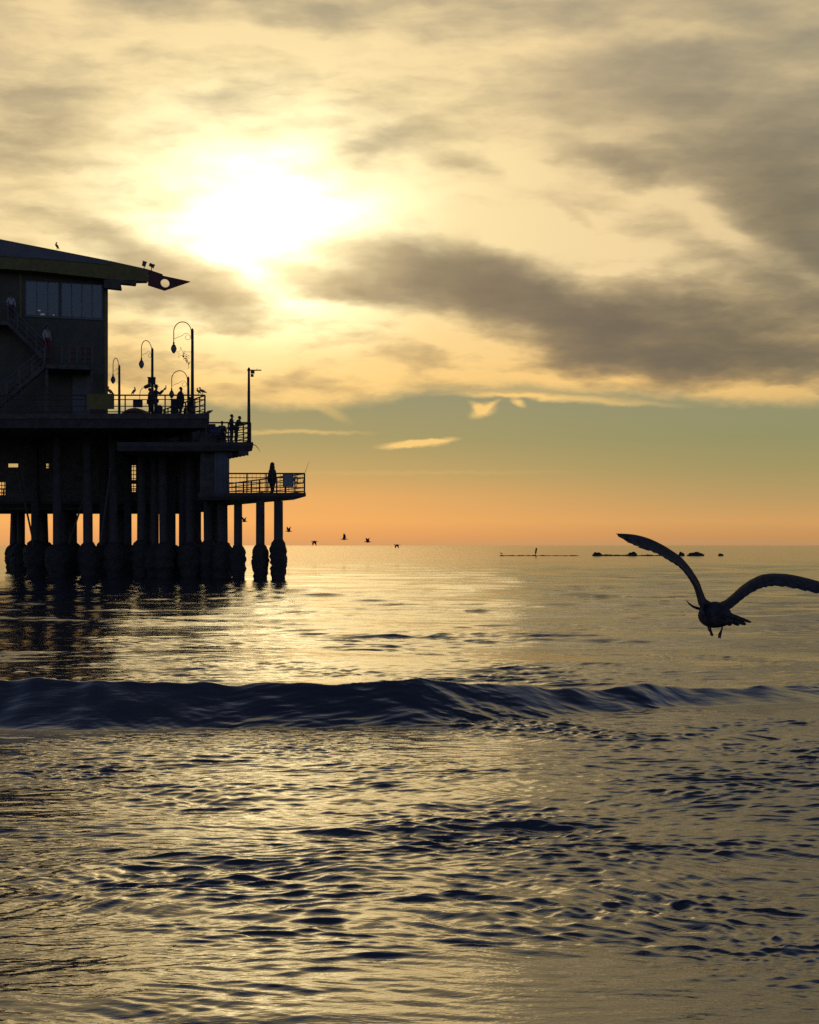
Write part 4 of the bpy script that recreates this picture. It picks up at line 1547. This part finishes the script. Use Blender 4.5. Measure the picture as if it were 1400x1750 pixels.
# ------------------------------------------------------------------ breakwater remains
YR = 244.0
def rock(label, px, w, h, seed, Y=YR, name='rock', low=False):
    g = np.random.RandomState(seed)
    sc = Y / F
    bm = bmesh.new()
    bmesh.ops.create_icosphere(bm, subdivisions=3, radius=1.0)
    ph = g.rand(6) * 6.28
    for v in bm.verts:
        d0 = v.co.copy()
        n = 1 + .16 * math.sin(3.1 * d0.x + ph[0]) * math.cos(2.7 * d0.y + ph[1]) + .10 * math.sin(6 * d0.x + 5 * d0.z + ph[2]) + .06 * math.sin(11 * d0.y + 9 * d0.x + ph[3])
        v.co = Vector((d0.x * w * .5 * sc, d0.y * w * .35 * sc, d0.z * h * sc * (1.0 if d0.z > 0 else .6))) * n
    me = bpy.data.meshes.new(name)
    bm.to_mesh(me)
    bm.free()
    me.materials.append(ROCK)
    me.polygons.foreach_set('use_smooth', [True] * len(me.polygons))
    o = link(name, me)
    o.location = (xat(px, Y), Y, 0)
    return tag(o, label, 'rock', 'rocks of the old breakwater')


rock('leftmost rounded rock of the far line, right of the leaning marker', 1020, 15, 6.2, 1)
rock('low flat rock just right of the leftmost rounded rock', 1036, 12, 2.6, 2)
rock('rounded rock of the far line left of the big bird\'s wing', 1081, 16, 6.5, 3)
rock('steep rock of the far line just right of the big bird\'s wing', 1165, 11, 6.5, 4)
rock('widest rock of the far line, long and humped', 1188, 30, 6.0, 5)
rock('smallest rock of the far line, alone at the right', 1232, 10, 4.0, 6)


def reef(px0, px1, label, seed):
    g = random.Random(seed)
    m = MB()
    n = 40
    poly_t = []
    for k in range(n + 1):
        px = px0 + (px1 - px0) * k / n
        hh = ((.07 + .13 * g.random()) if seed == 1 else (.12 + .22 * g.random())) * (1 if 0 < k < n else .2)
        x = xat(px, YR)
        poly_t.append((x, hh))
    vs, fs = [], []
    for x, hh in poly_t:
        vs += [(x, YR - 1.2, -.5), (x, YR - .5, hh * .8), (x, YR + .4, hh), (x, YR + 1.4, -.5)]
    for k in range(n):
        for j in range(3):
            fs.append((k * 4 + j, (k + 1) * 4 + j, (k + 1) * 4 + j + 1, k * 4 + j + 1))
    fs += [(0, 1, 2, 3), (n * 4 + 3, n * 4 + 2, n * 4 + 1, n * 4)]
    o = m.add(vs, fs).build('reef', ROCK, None, False, (xat((px0 + px1) / 2, YR), YR, 0))
    return tag(o, label, 'reef')


reef(853, 990, 'long low dark reef awash below the leaning marker', 1)
reef(1026, 1156, 'low dark reef awash between the rounded rocks', 2)

YK = 250.0
t = thing('channel_marker', 'leaning pole marker standing up out of the far water', 'marker', at(915, 950, YK))
m = MB()
a, b = at(914.6, 951, YK), at(917.0, 936.5, YK)
m.tube([a, a.lerp(b, .4), b], [.07, .07, .06], 8)
m.build('pole', STEEL, t)
m = MB()
m.tube([a.lerp(b, .36), a.lerp(b, .38), b], [.05, .17, .16], 10)
m.build('topmark', STEEL, t)
perched_bird('tiny bird standing on the left tip of the far reef', at(857, 948.2, YR), .50, -1, 20)
